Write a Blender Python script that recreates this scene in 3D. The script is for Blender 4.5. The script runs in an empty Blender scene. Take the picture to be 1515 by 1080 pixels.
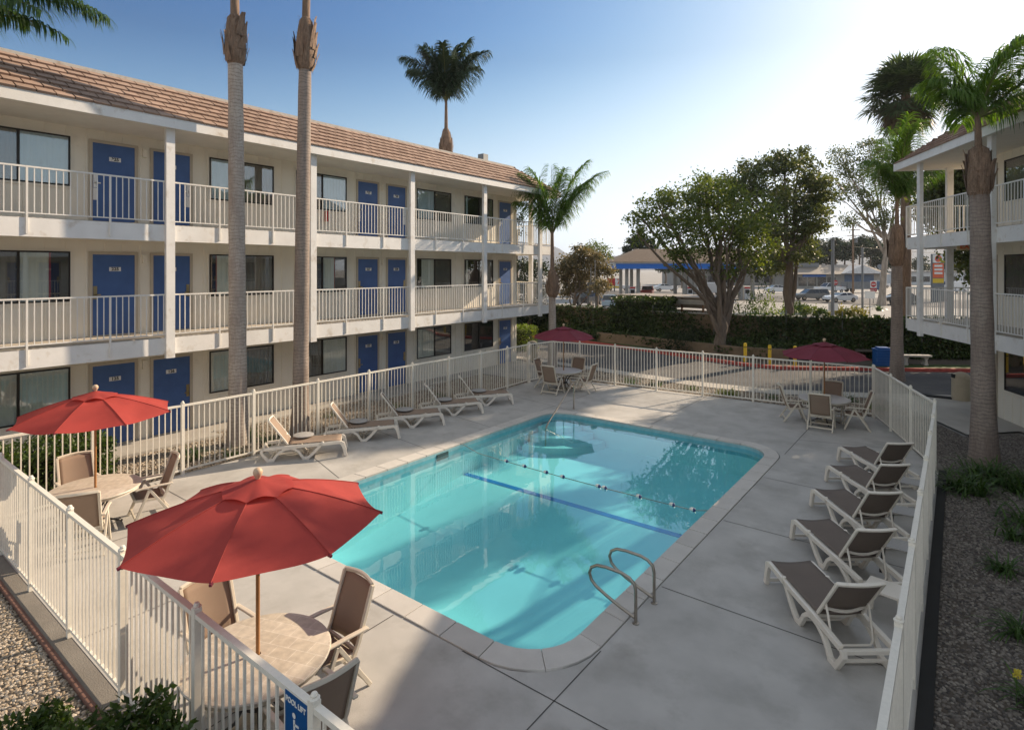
import bpy, math, random
import numpy as np
from mathutils import Vector, Matrix
from mathutils.geometry import tessellate_polygon

random.seed(7)
RNG = np.random.default_rng(7)
R = math.radians
SC = bpy.context.scene
COL = SC.collection

# ------------------------------------------------------------------ mesh helpers
FLIP = False
class MB:
    def __init__(s): s.v = []; s.f = []
    def add(s, vs, fs):
        n = len(s.v)
        s.v += [tuple(p) for p in vs]
        s.f += [tuple(i + n for i in f) for f in fs]
        return s
    def box(s, x0, x1, y0, y1, z0, z1):
        return s.add([(x0,y0,z0),(x1,y0,z0),(x1,y1,z0),(x0,y1,z0),(x0,y0,z1),(x1,y0,z1),(x1,y1,z1),(x0,y1,z1)],
                     [(0,3,2,1),(4,5,6,7),(0,1,5,4),(1,2,6,5),(2,3,7,6),(3,0,4,7)])
    def bar(s, a, b, w, h, up=(0,0,1)):
        a = Vector(a); b = Vector(b); t = (b-a).normalized(); u = Vector(up)
        if abs(t.dot(u)) > .98: u = Vector((0,1,0))
        sd = t.cross(u).normalized(); un = sd.cross(t).normalized()
        P = []
        for q in (a, b):
            for i, j in ((-1,-1),(1,-1),(1,1),(-1,1)): P.append(q + sd*(i*w/2) + un*(j*h/2))
        return s.add(P, [(0,1,2,3),(7,6,5,4),(0,4,5,1),(1,5,6,2),(2,6,7,3),(3,7,4,0)])
    def sweep(s, pts, w, h, side, closed=False):
        # rectangular section swept along a polyline lying in the plane normal to "side"; h = in-plane thickness
        pts = [Vector(p) for p in pts]; side = Vector(side).normalized(); n = len(pts); P = []
        hs = h if isinstance(h, (list, tuple)) else [h]*n
        for i, p in enumerate(pts):
            a = pts[(i-1) % n] if (i > 0 or closed) else p
            b = pts[(i+1) % n] if (i < n-1 or closed) else p
            t1 = (p-a).normalized() if (p-a).length > 1e-9 else None
            t2 = (b-p).normalized() if (b-p).length > 1e-9 else None
            t = ((t1 or t2) + (t2 or t1)).normalized()
            nn = t.cross(side).normalized()
            k = 1.0
            if t1 and t2: k = 1/max(.5, math.cos(t1.angle(t2)/2))
            for i2, j in ((-1,-1),(1,-1),(1,1),(-1,1)): P.append(p + side*(i2*w/2) + nn*(j*hs[i]*k/2))
        F = []
        for i in range(n if closed else n-1):
            a = 4*i; b = 4*((i+1) % n)
            for k in range(4): F.append((a+k, b+k, b+(k+1) % 4, a+(k+1) % 4))
        if not closed: F += [(0,1,2,3), tuple(4*(n-1)+k for k in (3,2,1,0))]
        return s.add(P, F)
    def tube(s, pts, r, n=8):
        pts = [Vector(p) for p in pts]; m = len(pts); P = []; F = []
        rs = r if isinstance(r, (list, tuple)) else [r]*m
        ref = None
        for i, p in enumerate(pts):
            t = (pts[min(i+1, m-1)] - pts[max(i-1, 0)])
            t = t.normalized() if t.length > 1e-9 else Vector((0,0,1))
            if ref is None: ref = Vector((1,0,0)) if abs(t.x) < .9 else Vector((0,1,0))
            u = (ref - t*ref.dot(t)).normalized(); ref = u; v = t.cross(u)
            for k in range(n):
                a = 2*math.pi*k/n
                P.append(p + (u*math.cos(a) + v*math.sin(a))*rs[i])
        for i in range(m-1):
            for k in range(n): F.append((i*n+k, i*n+(k+1) % n, (i+1)*n+(k+1) % n, (i+1)*n+k))
        F.append(tuple(range(n-1, -1, -1))); F.append(tuple((m-1)*n+k for k in range(n)))
        return s.add(P, F)
    def lathe(s, prof, c=(0,0,0), n=24):
        P = []; F = []; m = len(prof)
        for r, z in prof:
            for k in range(n):
                a = 2*math.pi*k/n; P.append((c[0]+r*math.cos(a), c[1]+r*math.sin(a), c[2]+z))
        for i in range(m-1):
            for k in range(n): F.append((i*n+k, i*n+(k+1) % n, (i+1)*n+(k+1) % n, (i+1)*n+k))
        F.append(tuple(range(n-1, -1, -1))); F.append(tuple((m-1)*n+k for k in range(n)))
        return s.add(P, F)
    def prism(s, poly, z0, z1):
        n = len(poly)
        a = sum(poly[i][0]*poly[(i+1) % n][1]-poly[(i+1) % n][0]*poly[i][1] for i in range(n))
        if a < 0: poly = poly[::-1]
        P = [(x, y, z0) for x, y in poly] + [(x, y, z1) for x, y in poly]
        F = [tuple(range(n-1, -1, -1)), tuple(range(n, 2*n))] + [(i, (i+1) % n, n+(i+1) % n, n+i) for i in range(n)]
        return s.add(P, F)
    def prism_y(s, poly, y0, y1):          # outline in (x, z), extruded along y
        n = len(poly)
        a = sum(poly[i][0]*poly[(i+1) % n][1]-poly[(i+1) % n][0]*poly[i][1] for i in range(n))
        if a < 0: poly = poly[::-1]
        P = [(x, y0, z) for x, z in poly] + [(x, y1, z) for x, z in poly]
        F = [tuple(range(n)), tuple(range(2*n-1, n-1, -1))] + [(i, n+i, n+(i+1) % n, (i+1) % n) for i in range(n)]
        return s.add(P, F)
    def sheet(s, outer, z, holes=()):
        loops = [[Vector((x, y, 0)) for x, y in outer]] + [[Vector((x, y, 0)) for x, y in h] for h in holes]
        flat = [p for l in loops for p in l]; tr = []
        for t in tessellate_polygon(loops):
            a, b, c = (flat[i] for i in t)
            tr.append(t if (b-a).cross(c-a).z > 0 else (t[0], t[2], t[1]))
        return s.add([(p.x, p.y, z) for p in flat], tr)
    def grid(s, fn, nu, nv):
        P = [fn(i/nu, j/nv) for i in range(nu+1) for j in range(nv+1)]
        F = [(i*(nv+1)+j, (i+1)*(nv+1)+j, (i+1)*(nv+1)+j+1, i*(nv+1)+j+1) for i in range(nu) for j in range(nv)]
        return s.add(P, F)
    def build(s, name, mat, parent=None, smooth=False, bevel=0, solid=0):
        me = bpy.data.meshes.new(name)
        v, f = s.v, s.f
        if FLIP: v = [(x, -y, z) for x, y, z in v]; f = [t[::-1] for t in f]
        me.from_pydata(v, [], f)
        return link_mesh(name, me, mat, parent, smooth, bevel, solid)

def link_mesh(name, me, mat, parent=None, smooth=False, bevel=0, solid=0):
    if mat: me.materials.append(mat)
    if smooth:
        me.polygons.foreach_set('use_smooth', [True]*len(me.polygons))
        if smooth != 'all':
            try: me.set_sharp_from_angle(angle=R(smooth if smooth is not True else 40))
            except Exception: pass
    me.update()
    o = bpy.data.objects.new(name, me); COL.objects.link(o); o.parent = parent
    if solid:
        m = o.modifiers.new('solid', 'SOLIDIFY'); m.thickness = solid; m.offset = 0
    if bevel:
        m = o.modifiers.new('bevel', 'BEVEL'); m.width = bevel; m.segments = 2; m.limit_method = 'ANGLE'; m.angle_limit = R(35)
    return o

def quads(name, V, mat, parent=None):      # V: (n,4,3) array of separate quads
    V = np.asarray(V, dtype=np.float32)
    if FLIP: V = V*np.array([1,-1,1], dtype=np.float32)
    n = len(V)
    me = bpy.data.meshes.new(name)
    me.vertices.add(n*4); me.vertices.foreach_set('co', V.reshape(-1))
    me.loops.add(n*4); me.loops.foreach_set('vertex_index', np.arange(n*4, dtype=np.int32))
    me.polygons.add(n); me.polygons.foreach_set('loop_start', np.arange(0, n*4, 4, dtype=np.int32))
    me.update(calc_edges=True); me.validate()
    return link_mesh(name, me, mat, parent)

def thing(name, label, cat, loc=(0,0,0), rz=0, group=None):
    o = bpy.data.objects.new(name, None); COL.objects.link(o)
    o.empty_display_size = .1
    o.location = loc; o.rotation_euler = (0, 0, rz)
    o['label'] = label; o['category'] = cat
    if group: o['group'] = group
    return o
def tag(o, label, cat, group=None):
    o['label'] = label; o['category'] = cat
    if group: o['group'] = group
    return o
def struct(o): o['kind'] = 'structure'; return o
def kids(o): return [c for c in bpy.data.objects if c.parent == o]
def tree_of(o): return (o, [tree_of(c) for c in kids(o)])
def copy_tree(node, parent=None):
    o, ch = node
    c = o.copy(); COL.objects.link(c); c.parent = parent
    for x in ch: copy_tree(x, c)
    return c
def repeat(root, loc, rz, label, group=None):
    c = copy_tree(tree_of(root)); c.location = loc; c.rotation_euler = (0, 0, rz); c['label'] = label
    if group: c['group'] = group
    return c

# ------------------------------------------------------------------ materials
def nt_new(name):
    m = bpy.data.materials.new(name); m.use_nodes = True
    nt = m.node_tree; nt.nodes.clear(); out = nt.nodes.new('ShaderNodeOutputMaterial')
    return m, nt, out
def N(nt, typ, **kw):
    n = nt.nodes.new(typ)
    for k, v in kw.items():
        if k.startswith('i_'): n.inputs[k[2:].replace('_', ' ')].default_value = v
        else: setattr(n, k, v)
    return n
def ramp(nt, fac, stops):
    r = N(nt, 'ShaderNodeValToRGB'); el = r.color_ramp.elements
    while len(el) < len(stops): el.new(.5)
    for e, (p, c) in zip(el, stops): e.position = p; e.color = (*c, 1) if len(c) == 3 else c
    nt.links.new(fac, r.inputs[0]); return r.outputs[0]
def coords(nt, scale=(1,1,1), kind='Object'):
    tc = N(nt, 'ShaderNodeTexCoord'); mp = N(nt, 'ShaderNodeMapping'); mp.inputs['Scale'].default_value = scale
    nt.links.new(tc.outputs[kind], mp.inputs[0]); return mp.outputs[0]
def noise(nt, vec, scale, detail=4, rough=.55):
    n = N(nt, 'ShaderNodeTexNoise'); n.inputs['Scale'].default_value = scale
    n.inputs['Detail'].default_value = detail; n.inputs['Roughness'].default_value = rough
    nt.links.new(vec, n.inputs['Vector']); return n.outputs[0]
def mixc(nt, fac, a, b, mode='MIX'):
    m = N(nt, 'ShaderNodeMix', data_type='RGBA', blend_type=mode)
    for s, v in ((m.inputs['Factor'], fac), (m.inputs['A'], a), (m.inputs['B'], b)):
        if hasattr(v, 'links') or isinstance(v, bpy.types.NodeSocket): nt.links.new(v, s)
        elif isinstance(v, (int, float)): s.default_value = v
        else: s.default_value = (*v, 1) if len(v) == 3 else v
    return m.outputs['Result']
def sc(c, k): return tuple(min(1, x*k) for x in c)

def mat(name, col, rough=.6, metal=0, var=.12, nscale=3, fine=60, fvar=.06, bump=.0, bscale=80, stretch=(1,1,1), spec=.4,
        stain=None, stain_scale=.8, stain_pos=(.55,.75), isl=0, coat=0):
    m, nt, out = nt_new(name); b = N(nt, 'ShaderNodeBsdfPrincipled')
    b.inputs['Roughness'].default_value = rough; b.inputs['Metallic'].default_value = metal
    b.inputs['Specular IOR Level'].default_value = spec
    if coat: b.inputs['Coat Weight'].default_value = coat
    v = coords(nt, stretch)
    c = ramp(nt, noise(nt, v, nscale), [(.3, sc(col, 1-var)), (.7, sc(col, 1+var))])
    if fvar: c = mixc(nt, 1.0, c, ramp(nt, noise(nt, v, fine, 3), [(.3, (1-fvar,)*3), (.7, (1,)*3)]), 'MULTIPLY')
    if stain:
        c = mixc(nt, ramp(nt, noise(nt, v, stain_scale, 6, .65), [(stain_pos[0], (0,0,0)), (stain_pos[1], (1,1,1))]), c, stain)
    if isl:
        g = N(nt, 'ShaderNodeNewGeometry')
        c = mixc(nt, 1.0, c, ramp(nt, g.outputs['Random Per Island'], [(0, (1-isl,)*3), (1, (1+isl*.6,)*3)]), 'MULTIPLY')
    nt.links.new(c, b.inputs['Base Color'])
    if bump:
        bp = N(nt, 'ShaderNodeBump'); bp.inputs['Strength'].default_value = min(1, bump); bp.inputs['Distance'].default_value = .01*max(1, bump)
        nt.links.new(noise(nt, v, bscale, 4), bp.inputs['Height']); nt.links.new(bp.outputs[0], b.inputs['Normal'])
    nt.links.new(b.outputs[0], out.inputs[0]); return m

def leafmat(name, c0, c1, trans=.35, tint=(1.3,1.25,.5), rough=.5, nscale=.8):
    m, nt, out = nt_new(name); b = N(nt, 'ShaderNodeBsdfPrincipled'); b.inputs['Roughness'].default_value = rough
    b.inputs['Specular IOR Level'].default_value = .35
    g = N(nt, 'ShaderNodeNewGeometry'); v = coords(nt)
    f = N(nt, 'ShaderNodeMath', operation='ADD'); f2 = N(nt, 'ShaderNodeMath', operation='MULTIPLY'); f2.inputs[1].default_value = .5
    nt.links.new(g.outputs['Random Per Island'], f.inputs[0]); nt.links.new(noise(nt, v, nscale, 3), f.inputs[1]); nt.links.new(f.outputs[0], f2.inputs[0])
    c = ramp(nt, f2.outputs[0], [(.2, c0), (.8, c1)])
    t = N(nt, 'ShaderNodeBsdfTranslucent'); mx = N(nt, 'ShaderNodeMixShader'); mx.inputs[0].default_value = trans
    nt.links.new(c, b.inputs['Base Color']); nt.links.new(mixc(nt, 1.0, c, tint, 'MULTIPLY'), t.inputs['Color'])
    nt.links.new(b.outputs[0], mx.inputs[1]); nt.links.new(t.outputs[0], mx.inputs[2]); nt.links.new(mx.outputs[0], out.inputs[0])
    return m

def glassmat(name, tint, ior=1.5, rough=.0, base=(.02,.02,.02), extra=.0, bump=0):
    m, nt, out = nt_new(name)
    t = N(nt, 'ShaderNodeBsdfTransparent'); t.inputs[0].default_value = (*tint, 1)
    g = N(nt, 'ShaderNodeBsdfGlossy'); g.inputs['Roughness'].default_value = rough; g.inputs['Color'].default_value = (1,1,1,1)
    # Schlick Fresnel that is the same from both sides of the thin sheet
    ge = N(nt, 'ShaderNodeNewGeometry'); dt = N(nt, 'ShaderNodeVectorMath', operation='DOT_PRODUCT')
    nt.links.new(ge.outputs['Incoming'], dt.inputs[0]); nt.links.new(ge.outputs['Normal'], dt.inputs[1])
    def mth(op, x, y=None, **k):
        q = N(nt, 'ShaderNodeMath', operation=op, **k)
        for i_, v_ in enumerate((x, y)):
            if v_ is None: continue
            if isinstance(v_, (int, float)): q.inputs[i_].default_value = v_
            else: nt.links.new(v_, q.inputs[i_])
        return q.outputs[0]
    f0 = ((ior-1)/(ior+1))**2 + extra
    p5 = mth('POWER', mth('SUBTRACT', 1.0, mth('ABSOLUTE', dt.outputs['Value'])), 5.0)
    fac = mth('ADD', mth('MULTIPLY', p5, 1-f0), f0, use_clamp=True)
    mx = N(nt, 'ShaderNodeMixShader')
    nt.links.new(fac, mx.inputs[0]); nt.links.new(t.outputs[0], mx.inputs[1]); nt.links.new(g.outputs[0], mx.inputs[2])
    if bump:
        v = coords(nt, (1,1,1)); bp = N(nt, 'ShaderNodeBump'); bp.inputs['Strength'].default_value = bump; bp.inputs['Distance'].default_value = .02
        nt.links.new(noise(nt, v, 1.6, 3, .5), bp.inputs['Height']); nt.links.new(bp.outputs[0], g.inputs['Normal'])
    nt.links.new(mx.outputs[0], out.inputs[0]); return m

CREAM = (.60,.56,.49)
M = {}
def M_(k, *a, **kw): M[k] = mat(k, *a, **kw); return M[k]
M_('siding', (.82,.77,.66), .75, var=.05, nscale=.7, fvar=.05, stain=(.62,.57,.49), stain_scale=1.5, stain_pos=(.6,.85), bump=.15, bscale=60)
M_('trim_tan', (.50,.44,.35), .7, var=.06)
M_('white_wood', (.80,.79,.77), .65, var=.06, nscale=2, fvar=.08, stain=(.5,.43,.34), stain_scale=2.6, stain_pos=(.56,.8), bump=.2, bscale=40)
M_('rail_paint', (.78,.76,.72), .5, var=.05)
M_('balcony_floor', (.50,.45,.38), .85, var=.12, stain=(.2,.17,.14), stain_pos=(.5,.8))
M_('soffit', (.78,.75,.68), .8, var=.04)
M_('underlay', (.05,.035,.03), .9)
M_('tile_roof', (.35,.245,.19), .85, var=.10, nscale=2.5, isl=.14, bump=.5, bscale=45, stain=(.22,.15,.12), stain_scale=2, stain_pos=(.6,.85))
M_('roof_cap', (.52,.5,.46), .85, var=.1, stain=(.3,.25,.2), stain_scale=3, stain_pos=(.5,.75))
M_('roof_flat', (.4,.39,.37), .9)
M_('door_blue', (.058,.125,.32), .42, var=.12, nscale=2, spec=.45)
M_('alum_dark', (.03,.026,.022), .4, metal=.3, var=.1)
M_('plate_white', (.8,.8,.78), .4, var=.02)
M_('ink', (.02,.02,.02), .5, var=0)
M_('brass', (.45,.36,.2), .35, metal=.9)
M_('curtain', (.86,.88,.78), .9, var=.05, stretch=(1,1,.2))
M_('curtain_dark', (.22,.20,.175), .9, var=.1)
M_('curtain_blue', (.62,.76,.82), .9, var=.05)
M_('curtain_red', (.45,.06,.05), .9, var=.05)
M_('room_dark', (.025,.023,.022), .9)
M['window_glass'] = glassmat('window_glass', (.9,.92,.92), 1.45, extra=.07)
M_('fence_paint', (.82,.78,.69), .5, var=.05, nscale=4, fvar=.08, fine=25, stain=(.5,.4,.3), stain_scale=7, stain_pos=(.68,.8))
M_('deck', (.49,.475,.45), .8, var=.13, nscale=1.3, fine=120, fvar=.12, bump=.35, bscale=160, stain=(.35,.335,.31), stain_scale=1.4, stain_pos=(.5,.74))
M_('joint', (.09,.085,.08), .9)
M_('coping', (.64,.61,.57), .85, var=.06, nscale=3, fine=180, fvar=.18, bump=.4, bscale=200, isl=.09)
M_('pool_plaster', (.78,.84,.84), .7, var=.04, nscale=1)
M_('pool_tile', (.28,.50,.56), .3, var=.12, nscale=9, fvar=.1)
M_('lane_tile', (.02,.24,.60), .3, var=.1)
M_('skimmer', (.01,.05,.06), .6)
M_('concrete_walk', (.46,.43,.385), .85, var=.08, nscale=1.2, fine=100, fvar=.1, bump=.3, bscale=120, stain=(.34,.31,.27), stain_pos=(.5,.75))
M_('concrete_old', (.22,.20,.175), .9, var=.15, nscale=2, fine=70, fvar=.2, bump=.6, bscale=70)
M_('brick_edge', (.16,.085,.065), .9, var=.25, nscale=8)
M_('soil', (.10,.082,.066), .95, var=.3, nscale=9, bump=1, bscale=60)
M_('twig', (.018,.022,.010), .95, var=.3)
M_('sign_amber', (.55,.40,.22), .5)
M_('asphalt', (.095,.095,.10), .9, var=.18, nscale=.8, fine=150, fvar=.35, bump=1.2, bscale=120, stain=(.13,.125,.12), stain_scale=.6, stain_pos=(.45,.75))
M_('lot', (.30,.29,.275), .9, var=.12, nscale=.12, fine=30, fvar=.1)
M_('kerb_red', (.42,.075,.06), .7, var=.15, nscale=6, stain=(.3,.2,.18), stain_scale=5, stain_pos=(.6,.8))
M_('kerb', (.42,.40,.37), .85, var=.1)
M_('block_wall', (.20,.15,.10), .9, var=.12, nscale=4, bump=.5, bscale=30)
M_('grass', (.055,.085,.025), .9, var=.3, nscale=8)
M_('umbrella_red', (.46,.065,.055), .75, var=.10, nscale=2.2, fine=300, fvar=.10, bump=.35, bscale=7, stain=(.37,.052,.046), stain_scale=3, stain_pos=(.45,.8))
M_('umbrella_wine', (.25,.042,.07), .75, var=.12, nscale=2.2, fine=300, fvar=.10, bump=.3, bscale=7)
M_('wood_pole', (.36,.17,.06), .45, var=.15, nscale=12, stretch=(1,1,.1))
M_('wood_ball', (.55,.34,.20), .5, var=.1)
M_('plastic_white', (.80,.745,.66), .42, var=.04, nscale=4, fvar=.03, stain=(.5,.44,.36), stain_scale=4, stain_pos=(.62,.85))
M_('plastic_beige', (.66,.60,.50), .45, var=.05, nscale=4, stain=(.45,.4,.32), stain_scale=5, stain_pos=(.62,.85))
M_('plastic_grey', (.40,.39,.38), .5, var=.05)
M_('metal_dark', (.08,.075,.07), .5, metal=.4)
M_('steel', (.40,.36,.31), .32, metal=1, var=.1, nscale=6)
M_('ball_wood', (.62,.45,.30), .5)
M_('rope', (.25,.22,.19), .8)
M_('float_blue', (.03,.05,.18), .4); M_('float_white', (.8,.78,.74), .4)
M_('sign_blue', (.012,.085,.26), .35, var=.02); M_('sign_white', (.8,.8,.78), .4, var=.02); M_('sign_red', (.5,.03,.03), .4, var=.05)
M_('yellow', (.75,.52,.03), .5, var=.08); M_('bin_blue', (.015,.10,.34), .5, var=.1)
M_('bin_beige', (.50,.43,.32), .85, var=.08, fine=60, fvar=.15)
M_('bench_stone', (.5,.48,.44), .85)
M_('black', (.015,.015,.016), .6); M_('rubber', (.02,.02,.02), .85)
M_('car_white', (.72,.73,.74), .25, coat=.6, var=.01, fvar=0); M_('car_grey', (.14,.15,.155), .25, coat=.6, var=.02, fvar=0)
M_('car_blue', (.32,.42,.50), .25, coat=.6, var=.02, fvar=0); M_('car_dark', (.03,.032,.036), .25, coat=.6, fvar=0); M_('car_red', (.20,.03,.025), .3, coat=.5, fvar=0)
M_('car_glass', (.02,.025,.03), .08, spec=.8, fvar=0); M_('lamp_red', (.5,.02,.02), .3)
M_('galv', (.20,.21,.22), .55, metal=.5, var=.1); M_('pole_wood', (.20,.13,.085), .9, var=.2)
M_('canopy_blue', (.015,.16,.62), .45, var=.04); M_('canopy_white', (.62,.63,.64), .5)
M_('shingle', (.16,.12,.09), .9, var=.2, nscale=3, stretch=(1,1,6)); M_('stucco', (.34,.33,.31), .9); M_('stucco_blue', (.10,.15,.24), .7)
M_('orange', (.72,.14,.05), .5); M_('sheet_roof', (.30,.26,.22), .7, var=.08)
M_('bark', (.17,.135,.105), .95, var=.25, nscale=4, stretch=(3,3,.6), bump=1.5, bscale=20)
M_('bark_pale', (.34,.29,.24), .9, var=.3, nscale=2, stretch=(2,2,.5), bump=1, bscale=14)
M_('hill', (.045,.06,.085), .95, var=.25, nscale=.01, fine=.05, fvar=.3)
def palm_trunk_mat(name, col, dark):
    m, nt, out = nt_new(name); b = N(nt, 'ShaderNodeBsdfPrincipled'); b.inputs['Roughness'].default_value = .9
    v = coords(nt); w = N(nt, 'ShaderNodeTexWave', bands_direction='Z'); w.inputs['Scale'].default_value = 3.6
    w.inputs['Distortion'].default_value = 6.5; w.inputs['Detail'].default_value = 3; w.inputs['Detail Scale'].default_value = 1.6
    nt.links.new(v, w.inputs[0])
    c = ramp(nt, w.outputs[1], [(.0, sc(col,.55)), (.10, sc(col, .9)), (1, col)])
    c = mixc(nt, ramp(nt, noise(nt, coords(nt, (1,1,.35)), 2.2, 5, .65), [(.42, (0,0,0)), (.68, (1,1,1))]), c, sc(dark, 1.25))
    c = mixc(nt, 1.0, c, ramp(nt, noise(nt, coords(nt, (9,9,1)), 6, 3), [(.3, (.78,)*3), (.7, (1.05,)*3)]), 'MULTIPLY')
    nt.links.new(c, b.inputs['Base Color'])
    bp = N(nt, 'ShaderNodeBump'); bp.inputs['Strength'].default_value = .22; bp.inputs['Distance'].default_value = .01
    nt.links.new(w.outputs[1], bp.inputs['Height']); nt.links.new(bp.outputs[0], b.inputs['Normal'])
    nt.links.new(b.outputs[0], out.inputs[0]); return m
M['palm_trunk'] = palm_trunk_mat('palm_trunk', (.50,.43,.37), (.26,.21,.18))
M['palm_trunk_dark'] = palm_trunk_mat('palm_trunk_dark', (.34,.28,.24), (.17,.13,.11))
M_('palm_boot', (.30,.205,.145), .9, var=.35, nscale=5, stretch=(6,6,.7), fine=40, fvar=.4, bump=1.5, bscale=30)
M_('palm_fiber', (.20,.11,.06), .95, var=.3, nscale=14)
M_('frond_stem', (.16,.17,.06), .7, var=.2)
M['frond'] = leafmat('frond', (.022,.055,.018), (.06,.12,.03), .3, (1.5,1.5,.5))
M['frond_dark'] = leafmat('frond_dark', (.022,.045,.025), (.055,.09,.042), .22, (1.3,1.3,.6))
M['frond_bright'] = leafmat('frond_bright', (.05,.11,.02), (.13,.23,.045), .42, (1.5,1.5,.4))
M['fan_leaf'] = leafmat('fan_leaf', (.035,.06,.03), (.10,.14,.065), .38, (1.4,1.4,.6))
M['fan_dead'] = leafmat('fan_dead', (.08,.055,.03), (.16,.11,.06), .2, (1.2,1.1,.8))
M['leaf_tree'] = leafmat('leaf_tree', (.04,.072,.02), (.15,.20,.055), .4, (1.6,1.45,.4))
M['leaf_euc'] = leafmat('leaf_euc', (.04,.065,.026), (.145,.175,.07), .38, (1.5,1.35,.5))
M['leaf_flower'] = leafmat('leaf_flower', (.05,.06,.025), (.36,.29,.17), .25, (1.3,1.2,.7))
M['leaf_dark'] = leafmat('leaf_dark', (.012,.024,.010), (.035,.055,.02), .2, (1.3,1.3,.5))
M['leaf_ivy'] = leafmat('leaf_ivy', (.018,.036,.01), (.07,.105,.026), .2, (1.4,1.4,.4), nscale=.5)
M['leaf_bush'] = leafmat('leaf_bush', (.022,.05,.012), (.09,.14,.03), .3, (1.4,1.4,.4), nscale=3)
M['leaf_lime'] = leafmat('leaf_lime', (.07,.12,.02), (.20,.26,.04), .4, (1.3,1.3,.4))
M['leaf_yellow'] = leafmat('leaf_yellow', (.13,.14,.02), (.34,.30,.06), .35, (1.2,1.1,.5))
M['leaf_agap'] = leafmat('leaf_agap', (.03,.07,.018), (.09,.16,.04), .3, (1.4,1.4,.4), rough=.35, nscale=4)
M['petal'] = leafmat('petal', (.5,.4,.03), (.7,.6,.08), .3, (1,1,1))
def pebble_mat(name, stops):
    m, nt, out = nt_new(name); b = N(nt, 'ShaderNodeBsdfPrincipled'); b.inputs['Roughness'].default_value = .75
    oi = N(nt, 'ShaderNodeObjectInfo'); c = ramp(nt, oi.outputs['Random'], stops)
    c = mixc(nt, 1.0, c, ramp(nt, noise(nt, coords(nt), 3, 3), [(.3, (.8,)*3), (.7, (1.1,)*3)]), 'MULTIPLY')
    nt.links.new(c, b.inputs['Base Color']); nt.links.new(b.outputs[0], out.inputs[0]); return m
M['pebble'] = pebble_mat('pebble', [(0,(.12,.10,.075)),(.3,(.28,.22,.155)),(.6,(.42,.34,.25)),(.85,(.33,.30,.26)),(1,(.60,.52,.42))])
M['pebble_dark'] = pebble_mat('pebble_dark', [(0,(.05,.045,.042)),(.4,(.13,.112,.098)),(.75,(.20,.175,.15)),(1,(.30,.27,.23))])
# pool water: tinted clear body, mirror reflection by Fresnel
M['water'] = glassmat('water', (.46,.88,.94), 1.36, rough=.0, extra=.05, bump=.10)
M_('sling', (.30,.22,.165), .8, var=.05, fine=400, fvar=.12)
M_('sling_shaded', (.17,.135,.112), .8, var=.05, fine=400, fvar=.12)  # same cloth as sling, with the right row's shade put into its colour
def tiletop_mat(name, c0, c1, grout):
    m, nt, out = nt_new(name); b = N(nt, 'ShaderNodeBsdfPrincipled'); b.inputs['Roughness'].default_value = .45
    v = coords(nt); br = N(nt, 'ShaderNodeTexBrick'); br.offset = .5
    br.inputs['Scale'].default_value = 1; br.inputs['Brick Width'].default_value = .22; br.inputs['Row Height'].default_value = .16
    br.inputs['Mortar Size'].default_value = .004; br.inputs['Color1'].default_value = (*c0, 1); br.inputs['Color2'].default_value = (*c1, 1); br.inputs['Mortar'].default_value = (*grout, 1)
    nt.links.new(v, br.inputs[0])
    c = mixc(nt, 1.0, br.outputs[0], ramp(nt, noise(nt, v, 14, 4), [(.3, (.8,)*3), (.7, (1.08,)*3)]), 'MULTIPLY')
    nt.links.new(c, b.inputs['Base Color']); nt.links.new(b.outputs[0], out.inputs[0]); return m
M['table_tile'] = tiletop_mat('table_tile', (.54,.49,.40), (.62,.57,.48), (.68,.64,.56))
M_('table_plain', (.60,.58,.54), .45, var=.06)

# ------------------------------------------------------------------ camera, light, sky
cam_d = bpy.data.cameras.new('camera'); cam = bpy.data.objects.new('camera', cam_d); COL.objects.link(cam)
cam.location = (0, 0, 4.467); cam.rotation_euler = (R(90), 0, .656544)
cam_d.sensor_width = 36; cam_d.sensor_fit = 'HORIZONTAL'; cam_d.lens = 855.265/1515*36
cam_d.shift_y = -(540-398.781)/1515; cam_d.clip_start = .05; cam_d.clip_end = 12000
SC.camera = cam
SUN_AZ, SUN_EL = 17.0, 26.0          # azimuth from +Y towards +X
sd = bpy.data.lights.new('sun', 'SUN'); sd.energy = 3.6; sd.angle = R(.5); sd.color = (1, .80, .58)
sun = bpy.data.objects.new('sun', sd); COL.objects.link(sun)
sun.rotation_euler = (R(90-SUN_EL), 0, R(180-SUN_AZ))
w = bpy.data.worlds.new('World'); SC.world = w; w.use_nodes = True
nt = w.node_tree; bg = nt.nodes['Background']
ZEN_FILL = 1.6
sky = nt.nodes.new('ShaderNodeTexSky'); sky.sky_type = 'NISHITA'; sky.sun_disc = False
sky.sun_elevation = R(SUN_EL); sky.sun_rotation = R(SUN_AZ); sky.air_density = 1.0; sky.dust_density = 1.6; sky.ozone_density = 1.3; sky.altitude = 20
bw = N(nt, 'ShaderNodeRGBToBW'); nt.links.new(sky.outputs[0], bw.inputs[0])
pale = mixc(nt, 1.0, bw.outputs[0], (.96, 1.0, 1.07), 'MULTIPLY')
gz = N(nt, 'ShaderNodeTexCoord'); sx = N(nt, 'ShaderNodeSeparateXYZ'); nt.links.new(gz.outputs['Generated'], sx.inputs[0])
low = ramp(nt, sx.outputs['Z'], [(0, (.95,)*3), (.08, (.85,)*3), (.22, (.45,)*3), (.38, (0,)*3)])
c_ = mixc(nt, low, sky.outputs[0], pale)
c_ = mixc(nt, 1.0, c_, (.22, .22, .22), 'MULTIPLY')
gm = N(nt, 'ShaderNodeGamma'); gm.inputs[1].default_value = 2.0; nt.links.new(c_, gm.inputs[0])
c_ = mixc(nt, 1.0, gm.outputs[0], (2.3, 2.8, 2.95), 'MULTIPLY')
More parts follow.
